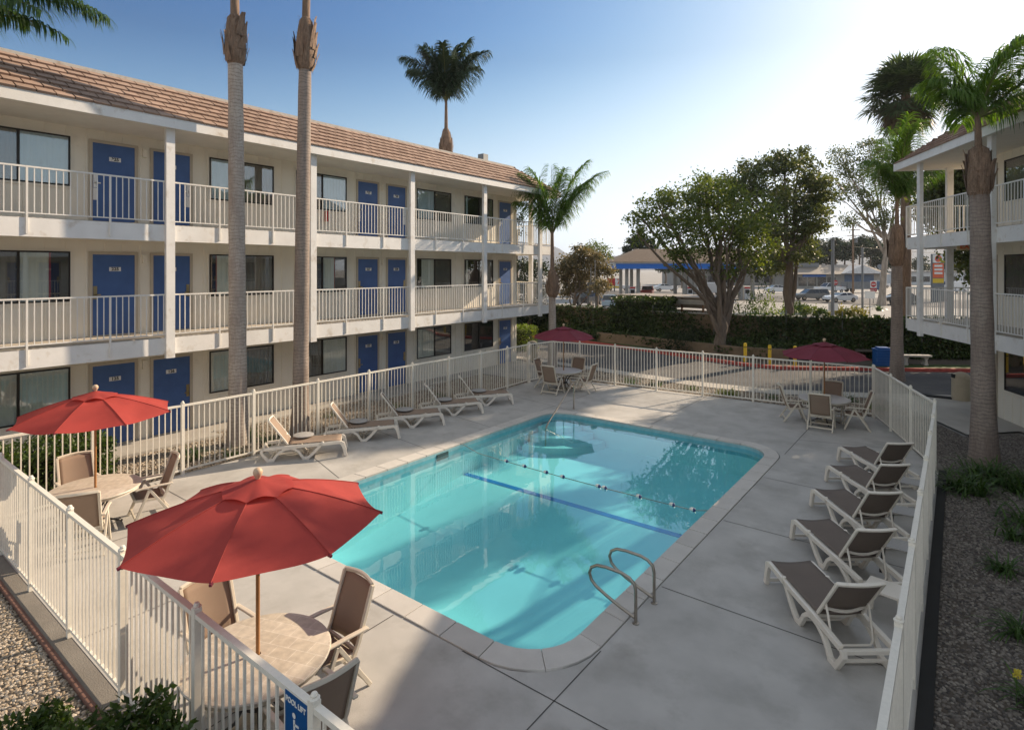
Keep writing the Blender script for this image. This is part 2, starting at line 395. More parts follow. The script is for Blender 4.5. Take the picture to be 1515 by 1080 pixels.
c_ = mixc(nt, 1.0, c_, ramp(nt, sx.outputs['Z'], [(0, (1,1,1)), (.12, (.9,)*3), (.34, (.42,)*3)]), 'MULTIPLY')
c_ = mixc(nt, 1.0, c_, (3.0, 3.0, 3.0), 'MULTIPLY')
def vm(op, a_, b_):
    q = N(nt, 'ShaderNodeVectorMath', operation=op)
    for i_, v_ in enumerate((a_, b_)):
        if isinstance(v_, tuple): q.inputs[i_].default_value = v_
        else: nt.links.new(v_, q.inputs[i_])
    return q.outputs[0]
c_ = vm('DIVIDE', c_, vm('ADD', vm('MULTIPLY', c_, (1/5.2, 1/5.2, 1/5.4)), (1, 1, 1)))
c_ = vm('MULTIPLY', c_, (1.04, 1.10, 1.16))
# added fill for the shade: sky brightened overhead, out of view
c_ = mixc(nt, ramp(nt, sx.outputs['Z'], [(.46, (0,0,0)), (.80, (1,1,1))]), c_, (ZEN_FILL*.89, ZEN_FILL*.98, ZEN_FILL*1.13))
# unseen sky behind the viewpoint raised, added fill for the shaded facade
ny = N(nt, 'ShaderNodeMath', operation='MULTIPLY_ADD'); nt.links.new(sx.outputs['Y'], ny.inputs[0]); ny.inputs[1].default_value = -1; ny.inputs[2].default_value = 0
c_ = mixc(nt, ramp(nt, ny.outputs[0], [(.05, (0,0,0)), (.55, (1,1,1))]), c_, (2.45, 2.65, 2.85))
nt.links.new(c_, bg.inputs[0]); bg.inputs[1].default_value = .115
SC.view_settings.view_transform = 'Standard'; SC.view_settings.look = 'None'; SC.view_settings.exposure = 1.15; SC.view_settings.gamma = 1
cy = SC.cycles
cy.max_bounces = 8; cy.diffuse_bounces = 4; cy.glossy_bounces = 3; cy.transparent_max_bounces = 12; cy.transmission_bounces = 2
cy.caustics_reflective = False; cy.caustics_refractive = False; cy.sample_clamp_indirect = 6; cy.use_denoising = True

# ------------------------------------------------------------------ ground and pool
PX0, PX1, PY0, PY1 = -10.08, -3.66, 5.37, 15.28       # inner pool edge
def rrect(x0, x1, y0, y1, r, n=8):
    P = []
    for cx, cy_, a0 in ((x1-r, y0+r, -90), (x1-r, y1-r, 0), (x0+r, y1-r, 90), (x0+r, y0+r, 180)):
        for k in range(n+1):
            a = R(a0+90*k/n); P.append((cx+r*math.cos(a), cy_+r*math.sin(a)))
    return P
hole_g = [(PX0-.2, PY0-.2), (PX1+.2, PY0-.2), (PX1+.2, PY1+.2), (PX0-.2, PY1+.2)]
struct(MB().sheet([(-3900,-250),(3900,-250),(3900,4400),(-3900,4400)], -.05, [hole_g]).build('ground', M['lot']))
OUT = rrect(PX0-.37, PX1+.33, PY0-.35, PY1+.33, 1.0)
deck_poly = [(-13.42,2.30),(-.33,2.30),(-.33,15.9),(-.80,17.2),(-1.35,18.9),(-1.93,20.55),(-3.7,20.55),(-7.2,20.4),(-10.5,20.2),(-12.1,20.1),(-13.28,19.9),(-13.5,18.5),(-13.42,17)]
deck = struct(MB().sheet(deck_poly, 0, [OUT]).build('deck', M['deck']))
j = MB()
def jl(a, b, w=.014): 
    a = Vector((*a, 0)); b = Vector((*b, 0)); t = (b-a).normalized(); n = Vector((-t.y, t.x, 0))*w/2
    j.add([(a-n).xyz+Vector((0,0,.003)), (a+n).xyz+Vector((0,0,.003)), (b+n).xyz+Vector((0,0,.003)), (b-n).xyz+Vector((0,0,.003))], [(0,3,2,1)])
for a, b in [((-3.31,15.1),(-3.31,20.5)), ((-3.31,6.0),(-3.31,2.32)), ((-4.6,5.01),(-.4,5.01)), ((-9.6,5.01),(-13.3,5.01)),
             ((-3.3,7.74),(-.36,7.72)), ((-3.3,10.46),(-.36,10.44)), ((-3.3,13.15),(-.36,13.1)), ((-3.3,16.6),(-1.0,17.3)),
             ((-5.78,4.99),(-5.78,2.32)), ((-8.4,4.99),(-8.4,2.32)), ((-11.0,4.99),(-11.0,2.32)),
             ((-10.5,7.55),(-13.35,8.35)), ((-10.5,10.1),(-13.35,10.5)), ((-10.47,12.6),(-13.4,13.1)), ((-9.6,15.63),(-13.4,16.4)), ((-7.0,15.65),(-7.0,20.35)), ((-10.46,15.0),(-10.46,20.1))]:
    jl(a, b)
struct(j.build('deck_joints', M['joint']))
# coping stones
inner = rrect(PX0, PX1, PY0, PY1, .74, 8); outer = rrect(PX0-.36, PX1+.32, PY0-.34, PY1+.32, 1.02, 8)
cp = MB(); n = len(inner)
def lerp(a, b, t): return (a[0]+(b[0]-a[0])*t, a[1]+(b[1]-a[1])*t)
for i in range(n):
    a, b, c, d = inner[i], inner[(i+1) % n], outer[(i+1) % n], outer[i]
    L = math.dist(a, b); curved = (i % 9) != 8
    if not curved:
        k = max(1, round(L/.62)); g = .014/L
        for q in range(k):
            t0, t1 = q/k+g/2, (q+1)/k-g/2
            cp.prism([lerp(a,b,t0), lerp(a,b,t1), lerp(d,c,t1), lerp(d,c,t0)], -.06, .018)
for i0 in (0, 9, 18, 27):                                   # two stones round each corner
    for s in (0, 4):
        I = [inner[i0+s+k] for k in range(5)]; O = [outer[i0+s+k] for k in range(5)]
        I[0] = lerp(I[0], I[1], .04); O[0] = lerp(O[0], O[1], .03)
        cp.prism(I + O[::-1], -.06, .018)
struct(cp.build('pool_coping', M['coping'], bevel=.006))
# basin
def floor_z(y):
    if y > 10.9: return -.80
    return -.80 - .55*min(1, (10.9-y)/3.5)
bs = MB(); wi = rrect(PX0+.012, PX1-.012, PY0+.012, PY1-.012, .73, 8)
ys = 24
fl = MB()
wl2 = [(x, y, -.32) for x, y in wi]
n = len(wi)
bs.add([(x, y, -.30) for x, y in wi] + [(x, y, -1.6) for x, y in wi], [(i, n+i, n+(i+1) % n, (i+1) % n) for i in range(n)])
struct(bs.build('pool_basin', M['pool_plaster']))
tl = MB(); tl.add([(x, y, -.02) for x, y in wi] + [(x, y, -.30) for x, y in wi], [(i, n+i, n+(i+1) % n, (i+1) % n) for i in range(n)])
struct(tl.build('waterline_tile', M['pool_tile']))
def ff(u, v):
    y = PY0 + (PY1-PY0)*v; return (PX0 + (PX1-PX0)*u, y, floor_z(y))
struct(MB().grid(ff, 4, 40).build('pool_floor', M['pool_plaster'], smooth='all'))
struct(MB().box(PX0+.02, PX1-.02, 11.0, 11.16, -.80, -.795).build('lane_marking', M['lane_tile']))
st = MB()
for k, (r, z) in enumerate(((1.75,-.60),(1.35,-.42),(.95,-.24))):     # curved entry steps in the far left corner
    P = [(PX0+.1, PY1-.1)] + [(PX0+.1+r*math.cos(R(-90+90*q/10))*1.0, PY1-.1+r*math.sin(R(-90+90*q/10))) for q in range(11)]
    st.prism(P, -.8, z)
    st.prism([(PX0+.12, PY1-.12)], 0, 0) if False else None
struct(st.build('pool_steps', M['pool_plaster']))
struct(MB().box(PX0+.01, PX0+.03, 10.05, 10.45, -.20, -.06).build('skimmer_opening', M['skimmer']))
struct(MB().sheet(rrect(PX0+.008, PX1-.008, PY0+.008, PY1-.008, .735, 8), -.10).build('water', M['water']))

# beds, walks, road
struct(MB().sheet([(-17.06,-3),(-16.2,-3),(-16.2,4.75),(-15.72,4.75),(-15.72,7.6),(-16.2,7.6),(-16.2,12.75),(-15.72,12.75),(-15.72,15.6),(-16.2,15.6),(-16.2,18.9),(-13.45,18.9),(-13.3,20.0),(-14.2,22.2),(-24,23.4),(-24,22.46),(-17.06,22.46)], .0)
       .build('entrance_walk', M['concrete_walk']))
struct(MB().box(-16.26, -16.2, -3, 4.75, -.03, .035).box(-16.26, -16.2, 7.6, 12.75, -.03, .035).box(-16.26, -16.2, 15.6, 18.9, -.03, .035)
       .box(-15.78,-15.72,4.75,7.6,-.03,.035).box(-15.78,-15.72,12.75,15.6,-.03,.035).build('walk_edging', M['concrete_walk']))
struct(MB().box(-17.0, -.33, 2.10, 2.30, -.05, -.004).build('mow_strip', M['concrete_old']))
struct(MB().box(-17.0, -2, 2.04, 2.098, -.05, .012).build('brick_edging', M['brick_edge'], bevel=.01))
struct(MB().box(-.33, -.19, 2.3, 15.95, -.05, .03).build('bed_edging', M['rubber']))
struct(MB().sheet([(-2.0,20.65),(-1.35,18.95),(-.33,16.0),(-.18,16.0),(-.9,18.6),(-1.6,20.7)], .004).build('fence_strip', M['concrete_old']))
struct(MB().sheet([(-22,24.0),(-16,23.6),(-13.2,23.3),(-8.5,22.75),(-5.5,23.0),(-2.1,24.7),(-.6,25.6),(.6,26.2),(3,26),(12,8),(11,7),(2.5,19.4),(1.35,21.2),(.2,19.9),(-.9,21.9),(-2.1,23.7),(-5.3,22.1),(-8.2,21.85),(-12.7,22.5),(-16,22.9),(-22,23.4)], .004)
       .build('sidewalk', M['concrete_walk']))
kerb_red = [(-60,36.5),(-30,32.2),(-22.7,31.1),(-17.7,30.6),(-13.7,29.5),(-7.9,27.8),(-6.2,27.9),(-4.2,29.2),(-1.64,30.8),(.55,32.3),(6,36.5),(20,47)]
struct(MB().sheet([(-60,26.2),(-22,24.05),(-16,23.65),(-13.2,23.35),(-8.5,22.8),(-5.5,23.05),(-2.1,24.75),(-.6,25.65),(3,26.1),(14,26),(30,45),(20,47)]+kerb_red[::-1][1:], -.02).build('road', M['asphalt']))
kb = MB()
kb.sweep([(x, y, .02) for x, y in kerb_red], .15, .30, (0,0,1)) if False else None
def ribbon(mb, pts, w, z0, z1):
    for a, b in zip(pts[:-1], pts[1:]):
        a = Vector(a); b = Vector(b); t = (b-a).normalized(); nn = Vector((-t.y, t.x))*w
        mb.prism([tuple(a), tuple(b), tuple(b+nn), tuple(a+nn)], z0, z1)
ribbon(kb, kerb_red, .16, -.05, .12); struct(kb.build('red_kerb', M['kerb_red']))
struct(MB().sheet([(-60,36.7)]+[(x, y+.15) for x, y in kerb_red[1:]]+[(20,56),(-60,56)], .06).build('planted_bank', M['soil']))
struct(MB().sheet([(-3.2,30.1),(-1.6,31.1),(.5,32.6),(6,36.8),(5.4,37.6),(0,33.6),(-3.2,31.6)], .075).build('grass', M['grass']))
struct(MB().sheet([(-24,31.6),(-17.8,30.95),(-13.8,29.9),(-13.6,30.6),(-17.6,31.7),(-24,32.2)], .075).build('grass_verge', M['grass']))
struct(MB().sheet([(-80,48),(60,48),(60,58),(-80,62)], .10).build('forecourt', M['lot']))
struct(MB().sheet([(-130,88),(90,84),(90,104),(-130,112)], .0).build('street', M['asphalt']))

def gravel(name, poly, z, dens, smin, smax, m, soil):
    o = MB().sheet(poly, z).build(name, None); o.data.materials.append(M[soil])
    ng = bpy.data.node_groups.new(name, 'GeometryNodeTree')
    ng.interface.new_socket('Geometry', in_out='INPUT', socket_type='NodeSocketGeometry')
    ng.interface.new_socket('Geometry', in_out='OUTPUT', socket_type='NodeSocketGeometry')
    A = ng.nodes.new; L = ng.links.new
    gi = A('NodeGroupInput'); go = A('NodeGroupOutput')
    dp = A('GeometryNodeDistributePointsOnFaces'); dp.inputs['Density'].default_value = dens
    ic = A('GeometryNodeMeshIcoSphere'); ic.inputs['Radius'].default_value = 1; ic.inputs['Subdivisions'].default_value = 2
    sm = A('GeometryNodeSetMaterial'); sm.inputs['Material'].default_value = M[m]
    ss = A('GeometryNodeSetShadeSmooth')
    ip = A('GeometryNodeInstanceOnPoints')
    rs = A('FunctionNodeRandomValue'); rs.data_type = 'FLOAT_VECTOR'
    rs.inputs[0].default_value = (smin, smin, smin*.55); rs.inputs[1].default_value = (smax, smax*.8, smax*.6)
    rr = A('FunctionNodeRandomValue'); rr.data_type = 'FLOAT_VECTOR'; rr.inputs[0].default_value = (-.4,-.4,0); rr.inputs[1].default_value = (.4,.4,6.28)
    rr.inputs['Seed'].default_value = 5
    jg = A('GeometryNodeJoinGeometry')
    L(gi.outputs[0], dp.inputs[0]); L(dp.outputs['Points'], ip.inputs['Points']); L(ic.outputs['Mesh'], ss.inputs[0]); L(ss.outputs[0], sm.inputs[0]); L(sm.outputs[0], ip.inputs['Instance'])
    L(rr.outputs[0], ip.inputs['Rotation']); L(rs.outputs[0], ip.inputs['Scale'])
    L(ip.outputs[0], jg.inputs[0]); L(gi.outputs[0], jg.inputs[0]); L(jg.outputs[0], go.inputs[0])
    mod = o.modifiers.new('gravel', 'NODES'); mod.node_group = ng
    o['kind'] = 'stuff'; o['label'] = 'loose rounded pebbles covering the bed'; return o
gravel('gravel', [(-16.9,-2.5),(-1.5,-2.5),(-1.5,2.035),(-16.9,2.035)], -.035, 1500, .012, .030, 'pebble', 'soil')
gravel('gravel', [(-.19,1.5),(4.5,1.5),(8,8),(2.4,19.0),(1.3,20.9),(.15,19.7),(-.88,21.7),(-1.6,20.7),(-.9,18.6),(-.19,16.0)], -.02, 1150, .012, .030, 'pebble_dark', 'soil')
gravel('gravel', [(-16.2,2.3),(-13.44,2.3),(-13.42,18.9),(-16.2,18.9),(-16.2,15.6),(-15.72,15.6),(-15.72,12.75),(-16.2,12.75),(-16.2,7.6),(-15.72,7.6),(-15.72,4.75),(-16.2,4.75)], -.03, 600, .016, .036, 'pebble', 'soil')
gravel('gravel', [(-13.2,20.2),(-7.2,20.52),(-2.0,20.7),(-1.0,21.85),(-2.1,23.65),(-5.3,22.05),(-8.2,21.8),(-12.7,22.45),(-14.1,22.2)], -.02, 350, .02, .045, 'pebble', 'soil')

# ------------------------------------------------------------------ fence round the pool
FH = 1.52
def fence(name, label, pts, posts_extra=False, group='white picket fences round the pool deck', cat='fence'):
    a0 = pts[0]; t = thing(name, label, cat, (a0[0], a0[1], 0), 0, group)
    P = [Vector((x-a0[0], y-a0[1], 0)) for x, y in pts]
    for p in P:
        m = MB(); m.box(p.x-.032, p.x+.032, p.y-.032, p.y+.032, 0, FH+.03)
        m.lathe([(.0,FH+.03),(.040,FH+.032),(.040,FH+.044),(.022,FH+.050),(.026,FH+.064),(.018,FH+.078),(.0,FH+.082)], (p.x, p.y, 0), 10)
        m.build('post', M['fence_paint'], t)
    for a, b in zip(P[:-1], P[1:]):
        d = (b-a); L = d.length; u = d/L; m = MB()
        up = Vector((0,0,1))
        m.bar(a+u*.03+up*(FH-.02), b-u*.03+up*(FH-.02), .055, .042)
        m.bar(a+u*.03+up*.10, b-u*.03+up*.10, .03, .035)
        k = max(2, round(L/.118)); s0 = len(m.v)
        for q in range(1, k):
            p = a + u*(L*q/k)
            m.bar(p+up*.10, p+up*(FH-.03), .019, .019, up=tuple(u))
        m.build('panel', M['fence_paint'], t)
    return t
fence('pool_fence', 'near run of white picket fence beside the brick-edged gravel, carrying the blue pool sign', [(-13.36,2.30),(-11.88,2.29),(-10.22,2.29),(-8.56,2.29),(-6.88,2.29),(-5.20,2.29),(-3.46,2.29),(-1.95,2.29),(-.385,2.29)])
fence('pool_fence', 'white picket fence run in front of the blue room doors, behind the tan loungers', [(-13.36,2.36),(-13.37,3.95),(-13.38,5.6),(-13.37,7.2),(-13.36,8.95),(-13.37,10.63),(-13.38,12.3),(-13.36,13.9),(-13.35,15.5),(-13.36,17.05),(-13.44,18.5)])
fence('pool_fence', 'far run of white picket fence between the deck and the driveway', [(-13.44,18.57),(-13.2,19.82),(-12.0,20.02),(-10.48,20.12),(-8.80,20.16),(-7.13,20.30),(-5.46,20.42),(-3.73,20.52),(-2.02,20.52)])
fence('pool_fence', 'white picket fence run between the dark loungers and the dark gravel bed', [(-1.99,20.46),(-1.46,19.03),(-.92,17.42),(-.40,15.9),(-.385,14.3),(-.385,12.75),(-.385,11.0),(-.385,9.28),(-.385,7.52),(-.385,5.76),(-.385,4.0),(-.385,2.35)])
# sign on the near fence
sg = thing('pool_sign', 'blue POOL LIFT AVAILABLE sign with a white wheelchair symbol, fixed to the near fence', 'sign', (-3.63, 2.262, 1.27), 0)
MB().box(-.135,.135,-.004,.0,-.24,.235).build('sign_panel', M['sign_blue'], sg)
def text(name, s, size, loc, rot, m, parent, ext=.0015, align='CENTER', bold=.0):
    c = bpy.data.curves.new(name, 'FONT'); c.body = s; c.size = size; c.align_x = align; c.align_y = 'CENTER'; c.extrude = ext; c.offset = bold
    c.materials.append(m); o = bpy.data.objects.new(name, c); COL.objects.link(o); o.parent = parent; o.location = loc; o.rotation_euler = rot; return o
text('lettering', 'POOL LIFT', .052, (0,-.007,.185), (R(90),0,0), M['sign_white'], sg, bold=.0015)
text('lettering', 'AVAILABLE', .046, (0,-.007,-.18), (R(90),0,0), M['sign_white'], sg, bold=.0015)
wc = MB()
wc.sweep([(.012+.062*math.cos(R(a)), -.008, -.045+.062*math.sin(R(a))) for a in range(150, 371, 10)], .004, .015, (0,1,0))
wc.sweep([(-.015,-.008,.075),(-.012,-.008,.0),(.045,-.008,.0),(.07,-.008,-.075),(.095,-.008,-.068)], .004, .017, (0,1,0))
wc.sweep([(-.013,-.008,.045),(.04,-.008,.045)], .004, .013, (0,1,0))
wc.add([(-.015+.02*math.cos(2*math.pi*k/14), -.010, .105+.02*math.sin(2*math.pi*k/14)) for k in range(14)], [tuple(range(14))])
wc.build('wheelchair_symbol', M['sign_white'], sg)

# ------------------------------------------------------------------ motel buildings
def motel(name, label, loc, rz, L, depth, nums, detail_from):
    """local x = outwards from the gallery wall, y = along it (0 at the open end), z up"""
    b = thing(name, label, 'motel building', loc, rz)
    FZ = (0, 2.79, 5.58)
    MB().box(-depth, 0, -L, 0, -.05, 8.02).build('wall', M['siding'], b)
    # openings, measured from the end
    doors = []; wins = []
    k = 0
    end0 = [(-1.33,-.46)]
    base = -22.46
    D = [(5.02,5.95),(6.39,7.32),(13.06,13.94),(14.43,15.30),(21.13,22.0)]
    Wn = [(2.60,4.56),(7.85,9.82),(10.60,12.56),(15.90,17.86),(18.70,20.65),(-.2,1.75),(-3.4,-1.44)]
    D = [(a+base, c+base) for a, c in D]; Wn = [(a+base, c+base) for a, c in Wn if a+base > -L+.3]
    for fi, f in enumerate(FZ):
        # battens
        bt = MB(); y = -L+.2
        ops = [(a-.08, c+.08, 0, 2.11) for a, c in D] + [(a-.05, c+.05, .85, 2.17) for a, c in Wn]
        while y < -.1:
            segs = [(.02, 2.36)]
            for a, c, z0, z1 in ops:
                if a-.02 < y < c+.02:
                    ns = []
                    for s0, s1 in segs:
                        if z0 > s0: ns.append((s0, min(s1, z0)))
                        if z1 < s1: ns.append((max(s0, z1), s1))
                    segs = ns
            for s0, s1 in segs:
                if s1-s0 > .03: bt.box(0, .016, y-.02, y+.02, f+s0, f+s1)
            y += .402
        bt.box(0, .02, -.11, .015, f+.0, f+2.36)
        bt.build('battens', M['siding'], b)
        for di, (a, c) in enumerate(D):
            d = MB().box(.0, .022, a, c, f+.03, f+2.05).build('door', M['door_blue'], b)
            fr = MB(); fr.box(.0, .035, a-.075, a, f, f+2.12); fr.box(.0, .035, c, c+.075, f, f+2.12); fr.box(.0, .035, a, c, f+2.05, f+2.12)
            fr.box(.0,.045,a-.02,c+.02,f-.0,f+.03)
            fr.build('frame', M['trim_tan'], d)
            ym = (a+c)/2; cy_ = ym + (.02 if di % 2 == 0 else -.02)
            MB().box(.022, .028, cy_-.13, cy_+.13, f+1.63, f+1.735).build('number_plate', M['plate_white'], d)
            if nums[fi][di]:
                s = -1 if FLIP else 1
                text('number', nums[fi][di], .11, (.030, s*cy_, f+1.683), (R(90), 0, R(90)), M['ink'], d, bold=.004)
            ly = a+.055 if di % 2 == 0 else c-.055
            MB().box(.022,.032, ly-.04, ly+.04, f+.93, f+1.26).box(.032,.085, ly-.012, ly+.012, f+1.03, f+1.06).box(.07,.085, ly-.012+(0 if di%2==0 else -.09), ly+.012+(.09 if di%2==0 else 0), f+1.03, f+1.06)\
                .build('lock', M['brass'] if fi < 2 else M['plate_white'], d)
            if fi == 2 and di < 4:
                MB().box(.024,.030, ly-.045, ly+.045, f+.62, f+.92).build('door_hanger', M['plate_white'], d)
        for wi_, (a, c) in enumerate(Wn):
            z0, z1 = f+.90, f+2.11; ym = (a+c)/2
            wdw = MB(); e = .035
            wdw.box(.0,.05, a, a+e, z0, z1).box(.0,.05, c-e, c, z0, z1).box(.0,.05, a+e, c-e, z0, z0+e).box(.0,.05, a+e, c-e, z1-e, z1).box(.0,.055, ym-.025, ym+.025, z0+e, z1-e)
            wo = wdw.build('window', M['alum_dark'], b)
            MB().box(.0,.030,a-.05,a,z0-.05,z1+.05).box(.0,.030,c,c+.05,z0-.05,z1+.05).box(.0,.030,a,c,z1,z1+.05).box(.0,.038,a,c,z0-.05,z0).build('sill_trim', M['siding'], wo)
            MB().box(.003,.006, a+e, c-e, z0+e, z1-e).build('room', M['room_dark'], wo)  # thin dark sheet, the shade of the room behind put into its colour
            # curtains: pleated sheets behind the glass
            lit = [(0,.95),(0.05,.45),(.55,1),(0,.45),(.3,.5),(.1,.9),(.5,1)][(wi_+fi*2) % 7]
            if fi == 2: lit = [(.5,1),(0,.5),(.5,1),(0,.5),(.05,.1),(.5,1),(0,.5)][wi_ % 7]
            if fi == 1: lit = [(.5,.8),(.08,.48),(.5,.75),(.12,.5),(.05,.12),(.5,1),(0,.5)][wi_ % 7]
            if fi == 0: lit = [(.05,1),(0,.5),(.5,1),(0,.5),(.0,.02),(0,1),(.4,1)][wi_ % 7]
            cm = 'curtain_blue' if fi == 2 else 'curtain'
            w_ = c-a-2*e
            def pleat(y0, y1, mt, nm):
                g = lambda u, v: (.016+.007*math.sin(u*(y1-y0)*52+wi_)+.002*math.sin(u*(y1-y0)*131), y0+(y1-y0)*u, z0+e+(z1-z0-2*e)*v)
                MB().grid(g, max(4, int((y1-y0)*60)), 1).build(nm, M[mt], wo, smooth='all')
            pleat(a+e+w_*lit[0], a+e+w_*lit[1], cm, 'curtain')
            if not (fi == 0 and wi_ == 4):
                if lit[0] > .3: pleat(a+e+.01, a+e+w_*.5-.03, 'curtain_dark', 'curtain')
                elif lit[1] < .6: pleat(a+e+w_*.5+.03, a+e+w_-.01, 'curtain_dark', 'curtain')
            if fi == 1 and wi_ in (0,1,2): pleat(a+e+w_*lit[1 if wi_ != 1 else 0]-.0, a+e+w_*lit[1 if wi_ != 1 else 0]+.04, 'curtain_red', 'curtain')
            MB().box(.030,.034, a+e, c-e, z0+e, z1-e).build('glass', M['window_glass'], wo)
        for (a, c), (a2, c2) in ((D[0], D[1]), (D[2], D[3])):
            ym = (c+a2)/2
            MB().box(0,.09,ym-.05,ym+.05,f+1.84,f+2.04).box(.0,.11,ym-.06,ym+.06,f+2.04,f+2.06).build('wall_lamp', M['siding'], b)
    XB = 1.51
    posts_y = [6.17+4.01*k+base for k in range(-3, 5)]; posts_y = [y for y in posts_y if y > -L]
    for fi, f in enumerate(FZ[1:]):
        g = MB()
        g.box(0, XB-.04, -L, .02, f-.10, f); g.box(-depth, XB-.04, .02, .80, f-.10, f)
        bal = g.build('balcony', M['balcony_floor'], b)
        g = MB(); g.box(XB-.04, XB+.04, -L, .84, f-.42, f-.02); g.box(-depth, XB-.04, .80, .84, f-.42, f-.02)
        g.box(.02, XB-.04, -.35, -.25, f-.36, f-.10)
        g.build('fascia', M['white_wood'], bal)
        MB().box(0, XB-.04, -L, .02, f-.125, f-.102).box(-depth, XB-.04, .02, .80, f-.125, f-.102).build('soffit', M['soffit'], bal)
        # railing sections
        XR = XB+.055
        stops = []
        for y in posts_y: stops += [y-1.26, y, y+1.24]
        stops = [s for s in sorted(stops) if -L < s < .5] + [.86]
        for s0, s1 in zip(stops[:-1], stops[1:]):
            r = MB(); r.box(XR-.02, XR+.02, s0, s1, f+1.035, f+1.07); r.box(XR-.012, XR+.012, s0, s1, f+.065, f+.09)
            k = max(2, round((s1-s0)/.124))
            for q in range(1, k):
                y = s0+(s1-s0)*q/k; r.box(XR-.009, XR+.009, y-.009, y+.009, f+.09, f+1.035)
            r.build('railing', M['rail_paint'], bal)
        r = MB()
        for s in stops:
            if min(abs(s-p) for p in posts_y) > .05: r.box(XR-.018, XR+.018, s-.018, s+.018, f-.36, f+1.06); r.box(XB+.038, XB+.046, s-.05, s+.05, f-.34, f-.16)
        r.build('railing_posts', M['rail_paint'], bal)
        r = MB(); YE = .86; r.box(-depth, XR-.02, YE-.02, YE+.02, f+1.035, f+1.07); r.box(-depth, XR-.02, YE-.012, YE+.012, f+.065, f+.09)
        x = XR-.12
        while x > -depth: r.box(x-.009, x+.009, YE-.009, YE+.009, f+.09, f+1.035); x -= .124
        r.build('railing', M['rail_paint'], bal)
    for y in posts_y:
        MB().box(XB-.13+.17, XB+.15, y-.10, y+.10, 2.28, 7.95).build('post', M['white_wood'], b)
    MB().box(.14,.34,.845,.965,2.28,7.95).build('post', M['white_wood'], b)
    MB().box(-4.0,-3.8,.845,.965,2.28,7.95).build('post', M['white_wood'], b)
    # roof
    EX, EY, RX, RY, EZ, RZ = 1.86, 1.15, .22, -.5, 8.17, 9.33
    MB().box(-depth-1.86, EX-.05, -L, EY-.05, 7.95, 7.99).build('soffit', M['soffit'], b)
    fb = MB(); fb.box(EX-.05, EX, -L, EY, 7.92, 8.17); fb.box(-depth-1.86, EX-.05, EY-.05, EY, 7.92, 8.17); fb.build('eave_board', M['white_wood'], b)
    RXB = -depth-.22; EXB = -depth-1.86
    rf = MB(); rf.add([(EX-.02,-L,EZ-.01),(EX-.02,EY-.02,EZ-.01),(RX,RY,RZ),(RX,-L,RZ),(EXB,EY-.02,EZ-.01),(RXB,RY,RZ),(EXB,-L,EZ-.01),(RXB,-L,RZ)],
                      [(0,1,2,3),(1,4,5,2),(4,6,7,5),(0,3,7,6)]); ro = rf.build('roof', M['underlay'], b)
    MB().box(RXB+.02, RX-.02, -L, RY-.02, RZ-.3, RZ-.02).build('roof_deck', M['roof_flat'], ro)
    cap = MB(); cap.box(RX-.10, RX+.06, -L, RY+.05, RZ-.03, RZ+.05); cap.box(RXB, RX-.10, RY-.10, RY+.05, RZ-.03, RZ+.05); cap.build('roof_cap', M['roof_cap'], ro)
    tm = MB(); rows = 7; sl = math.hypot(EX-RX, RZ-EZ)
    def course(P0, du, dv, nrm, length_fn, rows, tw=.335):
        rh = 1.0/rows
        for r in range(rows):
            a0, a1 = length_fn(r*rh, (r+1)*rh)
            y = a0 - (tw/2 if r % 2 else 0)
            while y < a1:
                y0 = max(a0, y+.012); y1 = min(a1, y+tw-.012)
                if y1-y0 > .03:
                    lift = .05+random.uniform(-.008,.012)
                    A = P0+du*y0+dv*(r*rh-.01); B = P0+du*y1+dv*(r*rh-.01); C = P0+du*y1+dv*((r+1)*rh+.01); D_ = P0+du*y0+dv*((r+1)*rh+.01)
                    ch = .05
                    A2 = A+nrm*lift; B2 = B+nrm*(lift-.004)
                    M1 = A+nrm*0; M2 = B+nrm*0
                    tm.add([A2, B2, C+nrm*.002, D_+nrm*.002, M1, M2], [(0,1,2,3),(4,5,1,0),(0,3,4),(1,5,2)])
                y += tw
    V = Vector
    nrm = V((RZ-EZ, 0, EX-RX)).normalized()
    course(V((EX,0,EZ)), V((0,1,0)), V((RX-EX,0,RZ-EZ)), nrm, lambda v0, v1: (-L, EY+(RY-EY)*(v0+v1)/2), rows)
    nrm2 = V((0, RZ-EZ, EY-RY)).normalized()
    course(V((EX,EY,EZ)), V((-1,0,0)), V((0,RY-EY,RZ-EZ)), nrm2, lambda v0, v1: ((EX-RX)*(v0+v1)/2, EX-EXB-(EX-RX)*(v0+v1)/2), rows)
    tm.build('roof_tiles', M['tile_roof'], ro)
    return b

numsL = [['125','126','127','128','129'],['225','226','227','228','229'],['325','326','327','328','329']]
bl = motel('motel_building', 'long three storey cream motel block with numbered blue doors, left of the pool', (-17.06, 22.46, 0), 0, 25.0, 10.0, numsL, 0)
hc = MB().box(.0,.14,-11.35,-11.17,5.66,6.08).build('wall_heater', M['plastic_beige'], bl)
MB().tube([(.09,-10.75,6.1),(.09,-10.75,6.45)], .055, 12).build('fire_extinguisher', M['sign_red'], bl, smooth=True)
hs = MB().box(-.02-.6,.12-.6,-1.9,-1.7,9.33,9.5).box(-.72,-.38,-2.0,-1.66,9.55,9.85).build('roof_lamp', M['galv'], bl)
FLIP = True
a_ = math.degrees(math.atan2(-.42, -.91))
numsR = [['','','','','111'],['','','','','211'],['','','','','311']]
br = motel('motel_building', 'cream motel wing at the right edge, its open landing above door 111', (.38, 24.15, 0), R(a_), 22.0, 9.0, numsR, 0)
FLIP = False
ex_ = MB().box(.92,1.46,2.20,2.25,5.03,5.25).build('exit_sign', M['sign_amber'], br)
